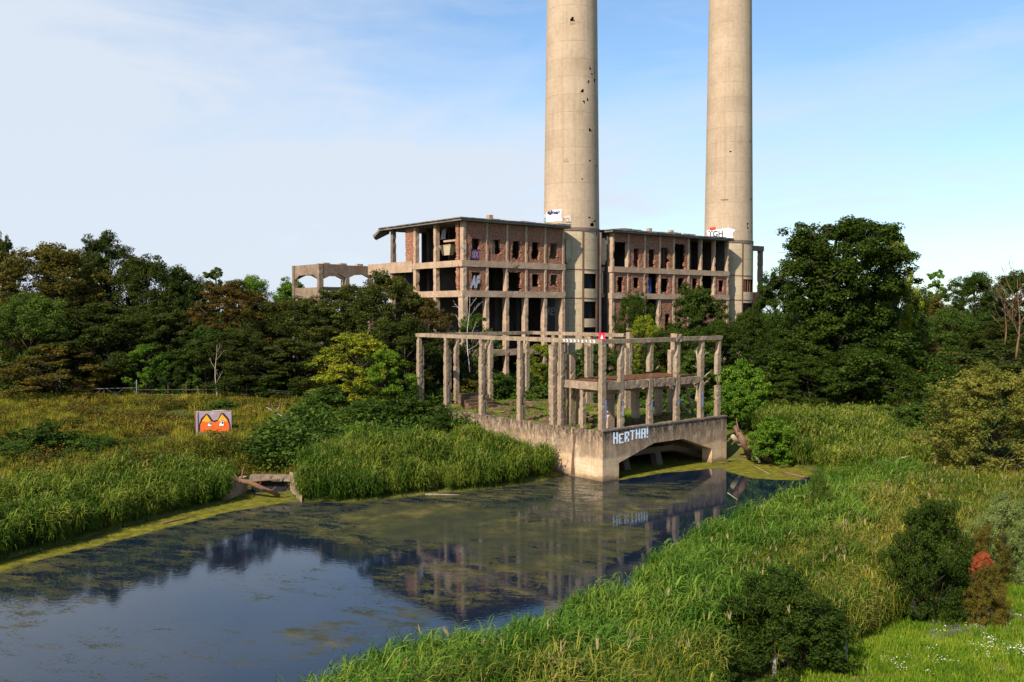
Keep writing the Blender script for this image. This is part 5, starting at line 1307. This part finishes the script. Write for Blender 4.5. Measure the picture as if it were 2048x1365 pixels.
TR = [
 ('roundC', 8, 472, 75, 124, L_brown, 'small dark tree top at the very left edge above the yellowish tree', 'tree'),
 ('roundA', 95, 492, 220, 112, L_olive, 'broad yellowish olive tree near the left edge of the wood', 'tree'),
 ('feather', 212, 468, 150, 119, L_dark, 'tallest dark tree of the left wood with a flat feathery top', 'tree'),
 ('roundB', 165, 505, 150, 126, L_dark, 'dark tree between the olive tree and the tallest feathery tree', 'tree'),
 ('roundB', 290, 515, 190, 116, L_dark, 'dark tree just right of the tallest feathery tree', 'tree'),
 ('roundA', 355, 540, 130, 114, L_dark, 'dark rounded tree ending the high part of the left wood', 'tree'),
 ('poplar', 428, 538, 60, 140, L_mid, 'slim pale green tree rising behind the wood left of the reddish tree', 'tree'),
 ('roundC', 385, 565, 110, 128, L_mid, 'green tree top in the dip behind the dark rounded tree', 'tree'),
 ('feather', 465, 565, 200, 110, L_rust, 'reddish brown feathery tree in the middle of the left wood', 'tree'),
 ('roundA', 500, 555, 120, 138, L_bright, 'light green distant tree behind the reddish tree', 'tree'),
 ('roundC', 585, 560, 110, 142, L_bright, 'light green distant tree just left of the concrete arcade', 'tree'),
 ('roundB', 600, 596, 190, 112, L_brown, 'brownish dark tree below and left of the concrete arcade', 'tree'),
 ('feather', 695, 574, 200, 111, L_brown, 'brownish feathery tree below the arches of the arcade', 'tree'),
 ('roundA', 770, 546, 160, 107, L_brown, 'dark olive tree with rounded top in front of the parapet left of the brick ruin', 'tree'),
 ('feather', 860, 600, 110, 106, L_rust, 'rust red tree in front of the lower left columns of the brick ruin', 'tree'),
 ('roundB', 60, 590, 200, 104, L_mid, 'mid green tree standing below the yellowish olive tree', 'tree'),
 ('roundA', 210, 610, 240, 106, L_dark, 'dark lower tree filling the gap under the tallest feathery tree', 'tree'),
 ('roundC', 340, 620, 200, 106, L_dark, 'dark lower tree behind the light young trees of the meadow edge', 'tree'),
 ('roundB', 470, 660, 200, 104, L_brown, 'dull brown tree below the reddish feathery tree', 'tree'),
 ('roundC', 590, 680, 190, 103, L_brown, 'dark brown-green tree behind the low dark thicket in the middle of the wood', 'tree'),
 ('roundA', 810, 640, 170, 102, L_dark, 'dark tree behind the left end of the bare concrete frame', 'tree'),
 ('loose', 115, 690, 200, 100, L_olive, 'olive brown bushy tree at the left of the meadow fence', 'tree'),
 ('loose', 290, 690, 90, 101.8, L_bright, 'light green young tree behind the fence rail, right-hand end', 'tree'),
 ('loose', 330, 705, 70, 102, L_mid, 'smaller young green tree beside the light one behind the fence', 'tree'),
 ('loose', 412, 655, 100, 102.5, L_mid, 'thin young tree above the bare forked branch at the meadow edge', 'tree'),
 ('farbush', 560, 738, 150, 102.5, L_dkgreen, 'dark green thicket in the middle of the meadow fence line', 'bush'),
 ('loose', 715, 668, 190, 95, L_yellow, 'bright yellow-green tree left of the bare concrete frame', 'tree'),
 ('loose', 770, 700, 120, 93, L_bright, 'fresh green tree leaning against the yellow-green one', 'tree'),
 ('farbush', 655, 775, 150, 92, L_mid, 'mid green bush at the foot of the yellow-green tree', 'bush'),
 ('farbush', 820, 790, 170, 88, L_dkgreen, 'dark bush below the first columns of the concrete frame', 'bush'),
 ('farbushB', 735, 800, 150, 88, L_mid, 'green bush between the yellow-green tree and the reeds', 'bush'),
 ('farbushB', 700, 852, 110, 81, L_bright, 'low fresh green bush above the middle reed bed', 'bush'),
 ('farbush', 880, 832, 110, 84, L_dkgreen, 'low dark bush hugging the buried end of the basin wall', 'bush'),
 ('farbush', 85, 850, 210, 75, L_dkgreen, 'wide dark bush low on the meadow at the left edge', 'bush'),
 ('farbushB', 195, 872, 140, 74, L_mid, 'spreading green bush right of the wide dark meadow bush', 'bush'),
 ('farbushB', 20, 888, 130, 71, L_mid, 'green bush at the left edge just above the tall reeds', 'bush'),
 ('farbushB', 285, 850, 60, 86, L_mid, 'small low shrub in the upper meadow', 'bush'),
 ('farbushB', 345, 838, 60, 90, L_olive, 'tiny olive shrub left of the painted block', 'bush'),
 ('farbushB', 240, 848, 50, 83, L_dkgreen, 'small dark shrub at the upper right of the wide meadow bush', 'bush'),
 ('farbushB', 330, 880, 70, 79, L_brown, 'brownish shrub left of and below the painted block', 'bush'),
 ('farbushB', 150, 920, 110, 71, L_dkgreen, 'dark shrub in front of the wide dark meadow bush', 'bush'),
 ('farbushB', 360, 905, 80, 75, L_mid, 'green shrub between the left reeds and the painted block', 'bush'),
 ('farbushB', 600, 835, 60, 88, L_mid, 'green shrub right of the pale meadow post', 'bush'),
 ('farbush', 445, 800, 60, 93, L_mid, 'small rounded shrub just above the painted block', 'bush'),
 # around the frame and the ruin
 ('loose', 905, 690, 90, 112, L_mid, 'green tree seen between the second and third frame columns', 'tree'),
 ('roundC', 850, 670, 100, 109, L_dark, 'dark tree behind the far left bay of the concrete frame', 'tree'),
 ('loose', 945, 630, 110, 109, L_mid, 'light tree with the white birch in front of the ruin corner', 'tree'),
 ('farbush', 935, 760, 100, 104, L_olive, 'olive bush inside the left part of the frame', 'bush'),
 ('farbush', 1000, 750, 110, 106, L_mid, 'green bush behind the middle piers of the frame', 'bush'),
 ('loose', 1085, 690, 90, 111, L_yellow, 'yellow-green bush in front of the ground floor of the brick ruin', 'bush'),
 ('roundC', 1125, 705, 80, 112, L_mid, 'green tree below the nearer chimney', 'tree'),
 ('farbush', 1080, 775, 120, 103.5, L_mid, 'leafy bush inside the frame left of the big pier', 'bush'),
 ('roundA', 1190, 690, 110, 113, L_mid, 'green tree seen through the frame right of the big pier', 'tree'),
 ('roundB', 1270, 588, 90, 121, L_dkgreen, 'dark green tree against the foot of the block between the chimneys, left one', 'tree'),
 ('loose', 1290, 632, 95, 112, L_yellow, 'yellow autumn tree just behind the top beam of the frame', 'tree'),
 ('roundC', 1395, 572, 150, 119, L_dkgreen, 'wide green tree hiding the lower right part of the block between the chimneys', 'tree'),
 ('roundB', 1340, 660, 140, 110, L_dkgreen, 'dark tree behind the right part of the frame', 'tree'),
 ('roundA', 1440, 645, 130, 112, L_dkgreen, 'dark tree behind the right end of the frame', 'tree'),
 ('farbush', 1240, 745, 120, 104, L_mid, 'green bush seen under the frame behind the brown deck', 'bush'),
 ('roundB', 1500, 620, 110, 116, L_dkgreen, 'dark tree at the foot of the farther chimney', 'tree'),
 ('roundC', 1555, 545, 130, 122, L_dkgreen, 'dark tree between the farther chimney and the great oak', 'tree'),
 ('farbush', 1485, 722, 110, 98, L_bright, 'bright green shrub just right of the concrete frame', 'bush'),
 ('farbush', 1470, 770, 90, 94, L_bright, 'low bright green shrub behind the right corner of the basin', 'bush'),
 ('roundC', 1400, 700, 110, 104, L_mid, 'green tree seen through the last bay of the frame', 'tree'),
 ('roundA', 1570, 660, 150, 108, L_dkgreen, 'dark tree under the left side of the great oak', 'tree'),
 ('oak', 1682, 448, 330, 106, L_dkgreen, 'great dark oak, largest tree right of the chimneys', 'tree'),
 ('roundB', 1715, 690, 230, 101, L_dkgreen, 'dark leafy tree at the foot of the great oak', 'tree'),
 ('roundC', 1620, 720, 170, 100, L_dkgreen, 'lower dark tree left of the foot of the great oak', 'tree'),
 ('loose', 1790, 478, 90, 112, L_yellow, 'paler yellowish tree top leaning out right of the great oak', 'tree'),
 ('farbush', 1545, 836, 90, 83, L_bright, 'round fresh green bush beside the driftwood right of the basin', 'bush'),
 ('roundB', 1800, 560, 150, 120, L_mid, 'mid green tree at the right shoulder of the great oak', 'tree'),
 ('poplar', 1872, 542, 42, 200, L_bright, 'slim light poplar standing above the right-hand wood', 'tree'),
 ('roundC', 1858, 588, 120, 150, L_olive, 'olive green tree below the slim poplar', 'tree'),
 ('roundA', 1950, 548, 130, 170, L_dkgreen, 'dark round tree group member right of the slim poplar', 'tree'),
 ('roundB', 2030, 545, 130, 175, L_dkgreen, 'dark tree at the right edge behind the bare tree', 'tree'),
 ('roundB', 1900, 620, 150, 135, L_mid, 'green tree in front of the dark round tree on the right', 'tree'),
 ('roundA', 2000, 640, 160, 130, L_brown, 'brownish green tree behind the bare tree at the right edge', 'tree'),
 ('farbush', 1850, 690, 200, 112, L_olive, 'broad olive shrub on the slope right of the oak', 'bush'),
 ('farbush', 1960, 700, 220, 108, L_brown, 'broad brownish shrub above the yellowish willow', 'bush'),
 ('farbushB', 1890, 745, 200, 98, L_mid, 'broad green shrub between the oak and the yellowish willow', 'bush'),
 ('farbushB', 1800, 740, 150, 97, L_dkgreen, 'dark shrub at the right foot of the great oak', 'bush'),
 ('farbush', 1850, 805, 130, 84, L_mid, 'rounded green bush just left of the yellowish willow', 'bush'),
 ('farbushB', 1760, 815, 90, 92, L_mid, 'small green bush under the right side of the oak', 'bush'),
 ('willow', 1985, 735, 260, 66, L_willow, 'large yellowish willow bush at the right edge', 'bush'),
 ('bushA', 1856, 998, 185, 37.5, L_dkgreen, 'tall dark green bush beside the lawn', 'bush'),
 ('bushB', 2010, 985, 150, 41, L_silver, 'silvery green bush at the right edge above the lawn', 'bush'),
 ('bushB', 1975, 1050, 110, 40.5, L_olive, 'olive bush between the tall dark bush and the silvery one', 'bush'),
 ('bushA', 1572, 1155, 280, 33.0, L_dkgreen, 'broad dark green bush at the bottom right of the reeds', 'bush'),
 ('bushB', 1420, 1255, 170, 31.5, L_mid, 'lower green bush at the left foot of the broad dark bush', 'bush'),
 ('bushB', 1640, 945, 70, 52, L_mid, 'slender dark green bush among the right-hand reeds', 'bush'),
 ('bushA', 1972, 1128, 84, 36.0, L_olive, 'low brownish bush below the small red-leaved one', 'bush'),
 ('farbushB', 640, 852, 110, 80, L_mid, 'low green bush behind the left end of the middle reed bed', 'bush'),
 ('farbush', 760, 862, 130, 79, L_dkgreen, 'dark low bush behind the centre of the middle reed bed', 'bush'),
 ('farbushB', 835, 868, 110, 79, L_mid, 'green bush between the dark low bush and the basin wall', 'bush'),
 ('farbushB', 520, 905, 80, 75, L_olive, 'olive bush above the culvert mouth', 'bush'),
 ('farbushB', 480, 890, 100, 78, L_mid, 'small green bush between the painted block and the culvert', 'bush'),
]
for (kind, px, top, w_, dep, mat, lab, cat) in TR:
    place(kind, px, top, w_, dep, mat, lab, cat, group=(G1 if cat == 'tree' and px < 900 and dep > 99 else None))

place('roundB', 1966, 1106, 46, 36.3, L_red, 'small shrub with rust red leaves under the olive bush by the lawn', 'bush', zb=2.75)

far_pts = []
rs = np.random.RandomState(3)
# bare and dead trees
def bare_tree(pxb, pyb, depth, top, spread, mat, label, seed, n=9, r0=.12, name='dead_tree'):
    q = aty(pxb, pyb, depth); q.z = min(q.z, hz(q.x, depth) + .0) if pyb is None else q.z
    hgt = aty(pxb, top, depth).z - q.z; r_ = random.Random(seed)
    t = empty(name, q, 0); tag(t, label, 'dead tree')
    b = MB(); pts = [Vector((math.sin(k * .9 + seed) * .02 * hgt, 0, hgt * k / 7)) for k in range(8)]
    b.tube(pts, [r0 * (1 - .85 * k / 7) for k in range(8)], 7); b.build('trunk', mat, t)
    b = MB()
    for k in range(n):
        i = 2 + k * 5 // n; p0 = pts[i]; a = r_.uniform(0, 6.28); L_ = spread * r_.uniform(.5, 1)
        d = Vector((math.cos(a), math.sin(a) * .6, r_.uniform(.5, 1.3))).normalized()
        p1 = p0 + d * L_ * .5; p2 = p1 + (d + Vector((r_.uniform(-.4, .4), 0, .3))).normalized() * L_ * .5
        b.tube([p0, p1, p2], [r0 * .4, r0 * .22, .012], 5)
        for m in range(3):
            d2 = (d + Vector((r_.uniform(-1, 1), r_.uniform(-1, 1), r_.uniform(-.2, .8)))).normalized(); pp = p1.lerp(p2, m / 3)
            b.tube([pp, pp + d2 * L_ * .22, pp + d2 * L_ * .4 + Vector((0, 0, -.1))], [r0 * .15, r0 * .1, .008], 4)
    b.build('branches', mat, t)
    return t
bare_tree(937, 745, 106, 592, 2.4, M_birch, 'white bare birch in front of the corner of the brick ruin', 2, 8, .06, 'birch')
bare_tree(2035, 720, 84, 560, 4.0, M_dwood, 'bare brown dead tree at the right edge', 5, 16, .11)
bare_tree(2010, 690, 86, 590, 3.0, M_dwood, 'smaller bare dead tree left of the one at the right edge', 6, 10, .08)
bare_tree(433, 800, 99, 690, 1.8, M_dead, 'pale forked bare stem at the meadow fence above the painted block', 8, 5, .09)
bare_tree(1395, 812, 88, 700, 2.2, M_dead, 'leaning bare stems behind the last bay of the concrete frame', 11, 6, .2)

# ------------------------------------------------------------------ reeds, grass and herbs as ground cover
TPL = bpy.data.collections.new('plant_templates')       # source meshes for the ground cover; not part of the scene
def strip(V, F_, MI, pts, w, mi, side):
    b = len(V)
    for i, p in enumerate(pts):
        ww = w * (1 - (i / (len(pts) - 1)) ** 1.6 * .9) * (.7 if i == 0 else 1)
        V.append(tuple(p + side * ww / 2)); V.append(tuple(p - side * ww / 2))
    for i in range(len(pts) - 1):
        F_.append((b + 2 * i, b + 2 * i + 1, b + 2 * i + 3, b + 2 * i + 2)); MI.append(mi)
def template(name, fn, mats, n, coll):
    for s_ in range(n):
        V, F_, MI = [], [], []; fn(V, F_, MI, random.Random(s_ * 13 + 5))
        me = bpy.data.meshes.new(name); me.from_pydata(V, [], F_); me.update()
        for m in mats: me.materials.append(m)
        me.polygons.foreach_set('material_index', MI)
        o = bpy.data.objects.new(name, me); coll.objects.link(o)
def reed_fn(stems, rad, hmin, hmax, nl, lw, ll, plume):
    def fn(V, F_, MI, r_):
        for s_ in range(stems):
            a = r_.uniform(0, 6.28); q = rad * math.sqrt(r_.random()); base = Vector((math.cos(a) * q, math.sin(a) * q, -.1))
            h_ = r_.uniform(hmin, hmax); lean = Vector((r_.gauss(0, .09), r_.gauss(0, .09), 0)) * h_
            def at(t): return base + Vector((lean.x * t * t, lean.y * t * t, h_ * t))
            sd_ = Vector((r_.gauss(0, 1), r_.gauss(0, 1), 0)).normalized()
            strip(V, F_, MI, [at(0), at(.5), at(1)], .022, 0, sd_)
            for k in range(nl):
                t = .30 + .68 * (k + r_.random() * .6) / nl; p = at(t); an = r_.uniform(0, 6.28)
                d = Vector((math.cos(an), math.sin(an), 0)); L_ = ll * r_.uniform(.7, 1.25); up = r_.uniform(.5, 1.2)
                pts = [p, p + d * L_ * .35 + Vector((0, 0, L_ * .42 * up)), p + d * L_ * .72 + Vector((0, 0, L_ * .45 * up)), p + d * L_ + Vector((0, 0, L_ * (.15 * up - .1)))]
                strip(V, F_, MI, pts, lw, 0, Vector((-d.y, d.x, .2)).normalized())
            if r_.random() < plume:
                p = at(1.0)
                for k in range(4):
                    d = Vector((r_.gauss(0, .4), r_.gauss(0, .4), 1)).normalized(); strip(V, F_, MI, [p, p + d * .14, p + d * .28], .05, 1, Vector((r_.gauss(0, 1), r_.gauss(0, 1), 0)).normalized())
    return fn
def grass_fn(n, rad, h0, h1, w, bend=.35, fl=0):
    def fn(V, F_, MI, r_):
        for s_ in range(n):
            a = r_.uniform(0, 6.28); q = rad * math.sqrt(r_.random()); p = Vector((math.cos(a) * q, math.sin(a) * q, -.03)); h_ = r_.uniform(h0, h1)
            an = r_.uniform(0, 6.28); d = Vector((math.cos(an), math.sin(an), 0)) * h_ * bend * r_.uniform(.3, 1.3)
            strip(V, F_, MI, [p, p + d * .35 + Vector((0, 0, h_ * .6)), p + d + Vector((0, 0, h_))], w, 0, Vector((-math.sin(an), math.cos(an), .1)))
    return fn
def herb_fn(nl, rad, h_, leaf):
    def fn(V, F_, MI, r_):
        for k in range(nl):
            a = r_.uniform(0, 6.28); q = rad * r_.random() ** .6; z = h_ * r_.random() ** .7 * (1 - .5 * q / rad)
            p = Vector((math.cos(a) * q, math.sin(a) * q, z)); n = Vector((r_.gauss(0, .5), r_.gauss(0, .5), 1)).normalized(); t = n.cross(Vector((r_.gauss(0, 1), r_.gauss(0, 1), 0))).normalized(); bb = n.cross(t)
            L_ = leaf * r_.uniform(.6, 1.3); b = len(V)
            V.extend([tuple(p - t * L_ / 2), tuple(p + bb * L_ * .25), tuple(p + t * L_ / 2), tuple(p - bb * L_ * .25)]); F_.append((b, b + 1, b + 2, b + 3)); MI.append(0)
    return fn
def flower_fn(V, F_, MI, r_):
    for k in range(7):
        p = Vector((r_.gauss(0, .16), r_.gauss(0, .16), r_.uniform(.16, .3))); b = len(V)
        for i in range(6): V.append((p.x + .026 * math.cos(i * 1.047), p.y + .026 * math.sin(i * 1.047), p.z + r_.uniform(-.01, .01)))
        F_.append(tuple(range(b, b + 6))); MI.append(0)
def coll(n): c = bpy.data.collections.new(n); return c
def scatter(name, label, fn, mats, nvar, P_, scl, kindlabel='reeds', zoff=0.0):
    c = coll(name + '_source'); template(name + '_source', fn, mats, nvar, c)
    P_ = np.asarray(P_, float)
    z = np.concatenate([height(P_[i:i + 20000]) for i in range(0, len(P_), 20000)]) if P_.shape[1] == 2 else P_[:, 2]
    me = bpy.data.meshes.new(name); me.vertices.add(len(P_)); me.vertices.foreach_set('co', np.column_stack([P_[:, :2], z + zoff]).astype(np.float32).ravel())
    r_ = np.random.RandomState(len(P_))
    a = me.attributes.new('scl', 'FLOAT', 'POINT'); a.data.foreach_set('value', np.asarray(scl, np.float32))
    rot = np.zeros((len(P_), 3), np.float32); rot[:, 2] = r_.rand(len(P_)) * 6.283; rot[:, :2] = r_.normal(size=(len(P_), 2)) * .07
    a = me.attributes.new('rot', 'FLOAT_VECTOR', 'POINT'); a.data.foreach_set('vector', rot.ravel())
    for m in mats: me.materials.append(m)
    o = link(name, me); tag(o, label, kindlabel, kind='stuff')
    g = bpy.data.node_groups.new(name, 'GeometryNodeTree')
    g.interface.new_socket('Geometry', in_out='INPUT', socket_type='NodeSocketGeometry'); g.interface.new_socket('Geometry', in_out='OUTPUT', socket_type='NodeSocketGeometry')
    N = g.nodes.new; gi = N('NodeGroupInput'); go = N('NodeGroupOutput'); ip = N('GeometryNodeInstanceOnPoints'); ci = N('GeometryNodeCollectionInfo')
    ci.inputs[0].default_value = c; ci.inputs['Separate Children'].default_value = True; ci.inputs['Reset Children'].default_value = True
    s1 = N('GeometryNodeInputNamedAttribute'); s1.data_type = 'FLOAT'; s1.inputs[0].default_value = 'scl'
    s2 = N('GeometryNodeInputNamedAttribute'); s2.data_type = 'FLOAT_VECTOR'; s2.inputs[0].default_value = 'rot'
    e2r = N('FunctionNodeEulerToRotation')
    Lk = g.links.new; Lk(gi.outputs[0], ip.inputs['Points']); Lk(ci.outputs[0], ip.inputs['Instance']); ip.inputs['Pick Instance'].default_value = True
    ri = N('FunctionNodeRandomValue'); ri.data_type = 'INT'; ri.inputs[4].default_value = 0; ri.inputs[5].default_value = nvar - 1
    Lk(ri.outputs[2], ip.inputs['Instance Index'])
    Lk(s1.outputs[0], ip.inputs['Scale']); Lk(s2.outputs[0], e2r.inputs[0]); Lk(e2r.outputs[0], ip.inputs['Rotation']); Lk(ip.outputs[0], go.inputs[0])
    md = o.modifiers.new('cover', 'NODES'); md.node_group = g
    return o
def sample(poly_w, dens, seed, keep=None):
    pl = np.array(poly_w, float); lo = pl.min(0); hi = pl.max(0); r_ = np.random.RandomState(seed)
    n = int((hi - lo).prod() * dens); Q = lo + r_.rand(n, 2) * (hi - lo)
    d, ins = poly_dist(Q, pl); Q = Q[ins]
    return Q
def wat(Q, margin=0.0, inside=False):
    d, ins = poly_dist(Q, WPOLY); s_ = np.where(ins, -d, d)
    return s_
def clear(Q):
    ok = ~((np.abs(Q[:, 0] - MURAL.x) < 2.3) & (Q[:, 1] > MURAL.y - 2.2) & (Q[:, 1] < MURAL.y + 1.2))
    return ok & (np.hypot(Q[:, 0] - MARK.x, Q[:, 1] - MARK.y + .8) > 1.2)
def inbasin(Q, pad=.3):
    lx = (Q[:, 0] - IO.x) * FI.u.x + (Q[:, 1] - IO.y) * FI.u.y; ly = (Q[:, 0] - IO.x) * FI.v.x + (Q[:, 1] - IO.y) * FI.v.y
    return (lx > -pad) & (lx < 16.6 + pad) & (ly > -pad) & (ly < 27 + pad)
def pw(lst, z=0): return [tuple(atz(a, b, z).xy) for a, b in lst]
# near reed bed
lawn_edge = [(1440, 1420), (1520, 1370), (1640, 1335), (1740, 1275), (1830, 1222), (1905, 1195), (1990, 1155), (2100, 1120), (2300, 1060)]
LE = [tuple(terr(a, b, 1.2).xy) for a, b in lawn_edge]
near = pw([(1640, 985), (1900, 1025), (2100, 1030)], 0) + LE[::-1] + [(2, 20), (-30, 16)] + [tuple(atz(a, b, 2.0).xy) for a, b in nb[::-1]]
Q = sample(near, 5.5, 1); s_ = wat(Q); m = (s_ > -.25); Q = Q[m]; s_ = s_[m]
rsn = np.random.RandomState(9)
hn = np.array([mnoise.noise(Vector((q[0] * .35, q[1] * .35, 12))) for q in Q])
scl = 0.76 + .42 * rsn.rand(len(Q)) + .45 * hn; scl *= np.clip(.75 + s_ * .12, .7, 1.0)
pxn = CX + FPX * Q[:, 0] / Q[:, 1]; nb_ = ~((pxn > 1425) & (pxn < 1730) & (Q[:, 1] < 33.6)); Q = Q[nb_]; s_ = s_[nb_]; scl = scl[nb_]
# away from the water the reed gives way to weeds and dry grass
far_w = np.clip((s_ - 9) / 10, 0, 1); keepm = rsn.rand(len(Q)) > far_w * .45
fresh = keepm & (s_ + 5 * np.array([mnoise.noise(Vector((q[0] * .2, q[1] * .2, 40))) for q in Q]) < 6.5)
rest = keepm & ~fresh
scatter('reeds', 'fresh green reeds along the water edge of the near bank', reed_fn(12, .38, 1.3, 2.3, 9, .042, .60, .01), [L_fresh, M_plume], 9, Q[fresh], scl[fresh])
scatter('reeds', 'duller yellowing reeds further up the near bank', reed_fn(13, .40, 1.2, 2.1, 9, .034, .50, .03), [L_reed, M_plume], 9, Q[rest], scl[rest] * (1 - .25 * far_w[rest]))
Qd = sample(near, 3.0, 2); sdw = wat(Qd); nn = np.array([mnoise.noise(Vector((q[0] * .16, q[1] * .16, 4))) for q in Qd]); pxd = CX + FPX * Qd[:, 0] / Qd[:, 1]; mm = (sdw > 4) & ~((pxd > 1425) & (pxd < 1730) & (Qd[:, 1] < 33.6)) & (nn + (sdw - 14) * .03 > .02)
scatter('dry_grass', 'yellowing tall grass and weeds between the near reeds and the lawn', grass_fn(34, .4, .9, 1.9, .035, .35), [L_straw], 6, Qd[mm], .8 + .4 * rsn.rand(mm.sum()), 'grass')
Qm = sample(near, .55, 22); Qm = Qm[wat(Qm) > 4]
scatter('dry_reeds', 'bent brown dead reed stems between the green ones', reed_fn(5, .5, 1.5, 2.5, 4, .04, .5, .3), [L_straw, M_plume], 6, Qm, .8 + .45 * rsn.rand(len(Qm)), 'reeds')
Qm = sample(near, .30, 23); Qm = Qm[wat(Qm) > 2.5]
scatter('tall_weeds', 'leafy dark green weeds mixed into the near reeds', herb_fn(240, .6, 1.9, .14), [L_mid], 6, Qm, .6 + .6 * rsn.rand(len(Qm)), 'weeds')
# left reed bed and the middle bed
leftr = pw([(-500, 1260), (0, 1122), (150, 1082), (260, 1050), (380, 1022), (455, 1006), (455, 975), (380, 985), (300, 1005), (200, 1020), (100, 1036), (0, 1058), (-500, 1180)])
midr = pw([(600, 1004), (700, 1004), (800, 994), (900, 984), (1000, 974), (1098, 958), (1100, 943), (1050, 936), (960, 932), (900, 940), (860, 948), (780, 945), (700, 958), (640, 962), (605, 975), (592, 990)])
Q = np.concatenate([sample(leftr, 5.5, 3), sample(midr, 5.5, 4)]); Q = Q[(wat(Q) > -.2) & ~inbasin(Q)]
hn = np.array([mnoise.noise(Vector((q[0] * .45, q[1] * .45, 2))) for q in Q])
scatter('reeds', 'dense reeds along the left and middle shore', reed_fn(12, .38, 1.3, 2.2, 8, .055, .62, .01), [L_reedfar, M_plume], 9, Q, .72 + .45 * rsn.rand(len(Q)) + .4 * hn)
rightr = pw([(1545, 935), (1600, 938), (1660, 944), (1850, 948), (1850, 850), (1700, 838), (1480, 838), (1475, 870), (1540, 905)], .6)
Q = sample(rightr, 3.8, 5); Q = Q[(wat(Q) > 0) & ~inbasin(Q)]
scatter('reeds', 'tall reeds of the far bank below the great oak', reed_fn(12, .42, 1.5, 2.4, 7, .06, .58, .08), [L_reedfar, M_plume], 9, Q, .85 + .3 * rsn.rand(len(Q)))
Q = sample(pw([(1650, 952), (1660, 940), (1860, 940), (2150, 960), (2150, 1035), (1900, 1030), (1640, 990)], .3), 3.2, 31); Q = Q[wat(Q) > .3]
scatter('bank_grass', 'shorter yellow-green grass between the two right-hand reed beds', grass_fn(40, .45, .5, 1.0, .045, .3), [L_straw], 6, Q, .7 + .4 * rsn.rand(len(Q)), 'grass')
# meadow on the left
mead = [tuple(terr(a, b, 3).xy) for a, b in [(-500, 1150), (0, 1055), (250, 1010), (450, 975), (560, 950), (700, 945), (880, 860), (880, 812), (600, 796), (300, 796), (0, 800), (-500, 810)]]
Q = sample(mead, 3.4, 6); Q = Q[(wat(Q) > .8) & ~inbasin(Q) & clear(Q)]
nn = np.array([mnoise.noise(Vector((q[0] * .13, q[1] * .13, 9))) for q in Q])
hi = nn > -.18
scatter('meadow_grass', 'straw coloured meadow grass on the left slope', grass_fn(40, .45, .4, 1.0, .045, .3), [L_straw], 6, Q[hi], .7 + .4 * rsn.rand(hi.sum()), 'grass')
Q2 = sample(mead, 2.4, 7); Q2 = Q2[(wat(Q2) > .8) & ~inbasin(Q2) & clear(Q2)]; n2_ = np.array([mnoise.noise(Vector((q[0] * .18, q[1] * .18, 21))) for q in Q2]); lo_ = n2_ > -.2
scatter('meadow_herbs', 'low leafy weeds and brambles over the left meadow', herb_fn(130, .8, .85, .17), [L_herb], 6, Q2[lo_], .6 + .8 * rsn.rand(lo_.sum()), 'weeds')
# undergrowth below the woods
und = []
for (x0, x1, y0, y1, n_) in ((-75, 2, 103, 130, 2400), (2, 75, 96, 135, 3200), (-12, -3, 84, 104, 260), (38, 75, 66, 98, 1300), (26, 40, 84, 98, 260), (-22, -8, 74, 88, 260)):
    u_ = rs.rand(n_, 2) * [x1 - x0, y1 - y0] + [x0, y0]; und.append(u_)
U = np.concatenate(und); U = U[(wat(U) > 1.5) & ~inbasin(U, .5)]
# stay out of the mural's line and the open meadow
scatter('undergrowth', 'low green undergrowth beneath the trees', herb_fn(150, 1.2, 1.6, .30), [L_mid], 6, U, .7 + .9 * rsn.rand(len(U)), 'undergrowth')
# tufts on the basin floor and coping
tu = []
for k in range(420):
    x = rr.uniform(.8, 15.6); y = rr.uniform(1.3, 26)
    if mnoise.noise(Vector((x * .25, y * .25, 31))) > .05 or (y > 5 and x < 1.8): p = FI.w(x, y, 3.98); tu.append((p.x, p.y, 3.98))
scatter('moss_tufts', 'bright grass tufts growing on the floor of the concrete basin', grass_fn(40, .5, .10, .38, .04, .4), [L_lawn], 5, np.array(tu), .6 + .7 * rsn.rand(len(tu)), 'grass')
# lawn
lawn = LE + [(45, 22), (2, 20)]
Q = sample(lawn, 22, 8)
Q = Q[(Q[:, 1] > 26) & (Q[:, 0] < .8 * Q[:, 1])]
scatter('lawn', 'fresh green grass of the embankment at the bottom right', grass_fn(46, .22, .08, .28, .022, .5), [L_lawn], 6, Q, .7 + .6 * rsn.rand(len(Q)), 'grass')
fl_ = []
for (px, py, n_, s__) in ((1930, 1255, 12, 40), (1990, 1300, 16, 30), (2015, 1305, 12, 22), (1860, 1262, 4, 20), (1800, 1330, 6, 80), (1960, 1238, 5, 20), (1900, 1330, 9, 60)):
    for k in range(n_):
        q = terr(px + rr.gauss(0, s__), py + rr.gauss(0, 12), 1.5); fl_.append((q.x, q.y))
fl_ = np.array(fl_)
scatter('daisies', 'white daisies dotted over the lawn', flower_fn, [M_flower], 4, fl_, .5 + .5 * rsn.rand(len(fl_)), 'flowers')
hb = []
for (px, py, n_, s__) in ((2000, 1240, 50, 22), (1925, 1265, 40, 25), (1960, 1255, 30, 25), (1880, 1275, 14, 12)):
    for k in range(n_):
        q = terr(px + rr.gauss(0, s__), py + rr.gauss(0, 8), 1.5); hb.append((q.x, q.y))
hb = np.array(hb); scatter('grey_herbs', 'grey faded flower heads in the lawn', herb_fn(40, .16, .32, .05), [M_mauvefl], 4, hb, .6 + .5 * rsn.rand(len(hb)), 'flowers')
# a far line of trees closing the horizon
fw_ = []
for i in range(900):
    a = rs.uniform(-.75, .75); d = rs.uniform(230, 420); fw_.append((math.sin(a) * d, math.cos(a) * d))
scatter('distant_wood', 'distant wood closing the horizon', herb_fn(700, 6.5, 12.0, 1.3), [L_mid], 5, np.array(fw_), .75 + .35 * rs.rand(len(fw_)), 'wood')
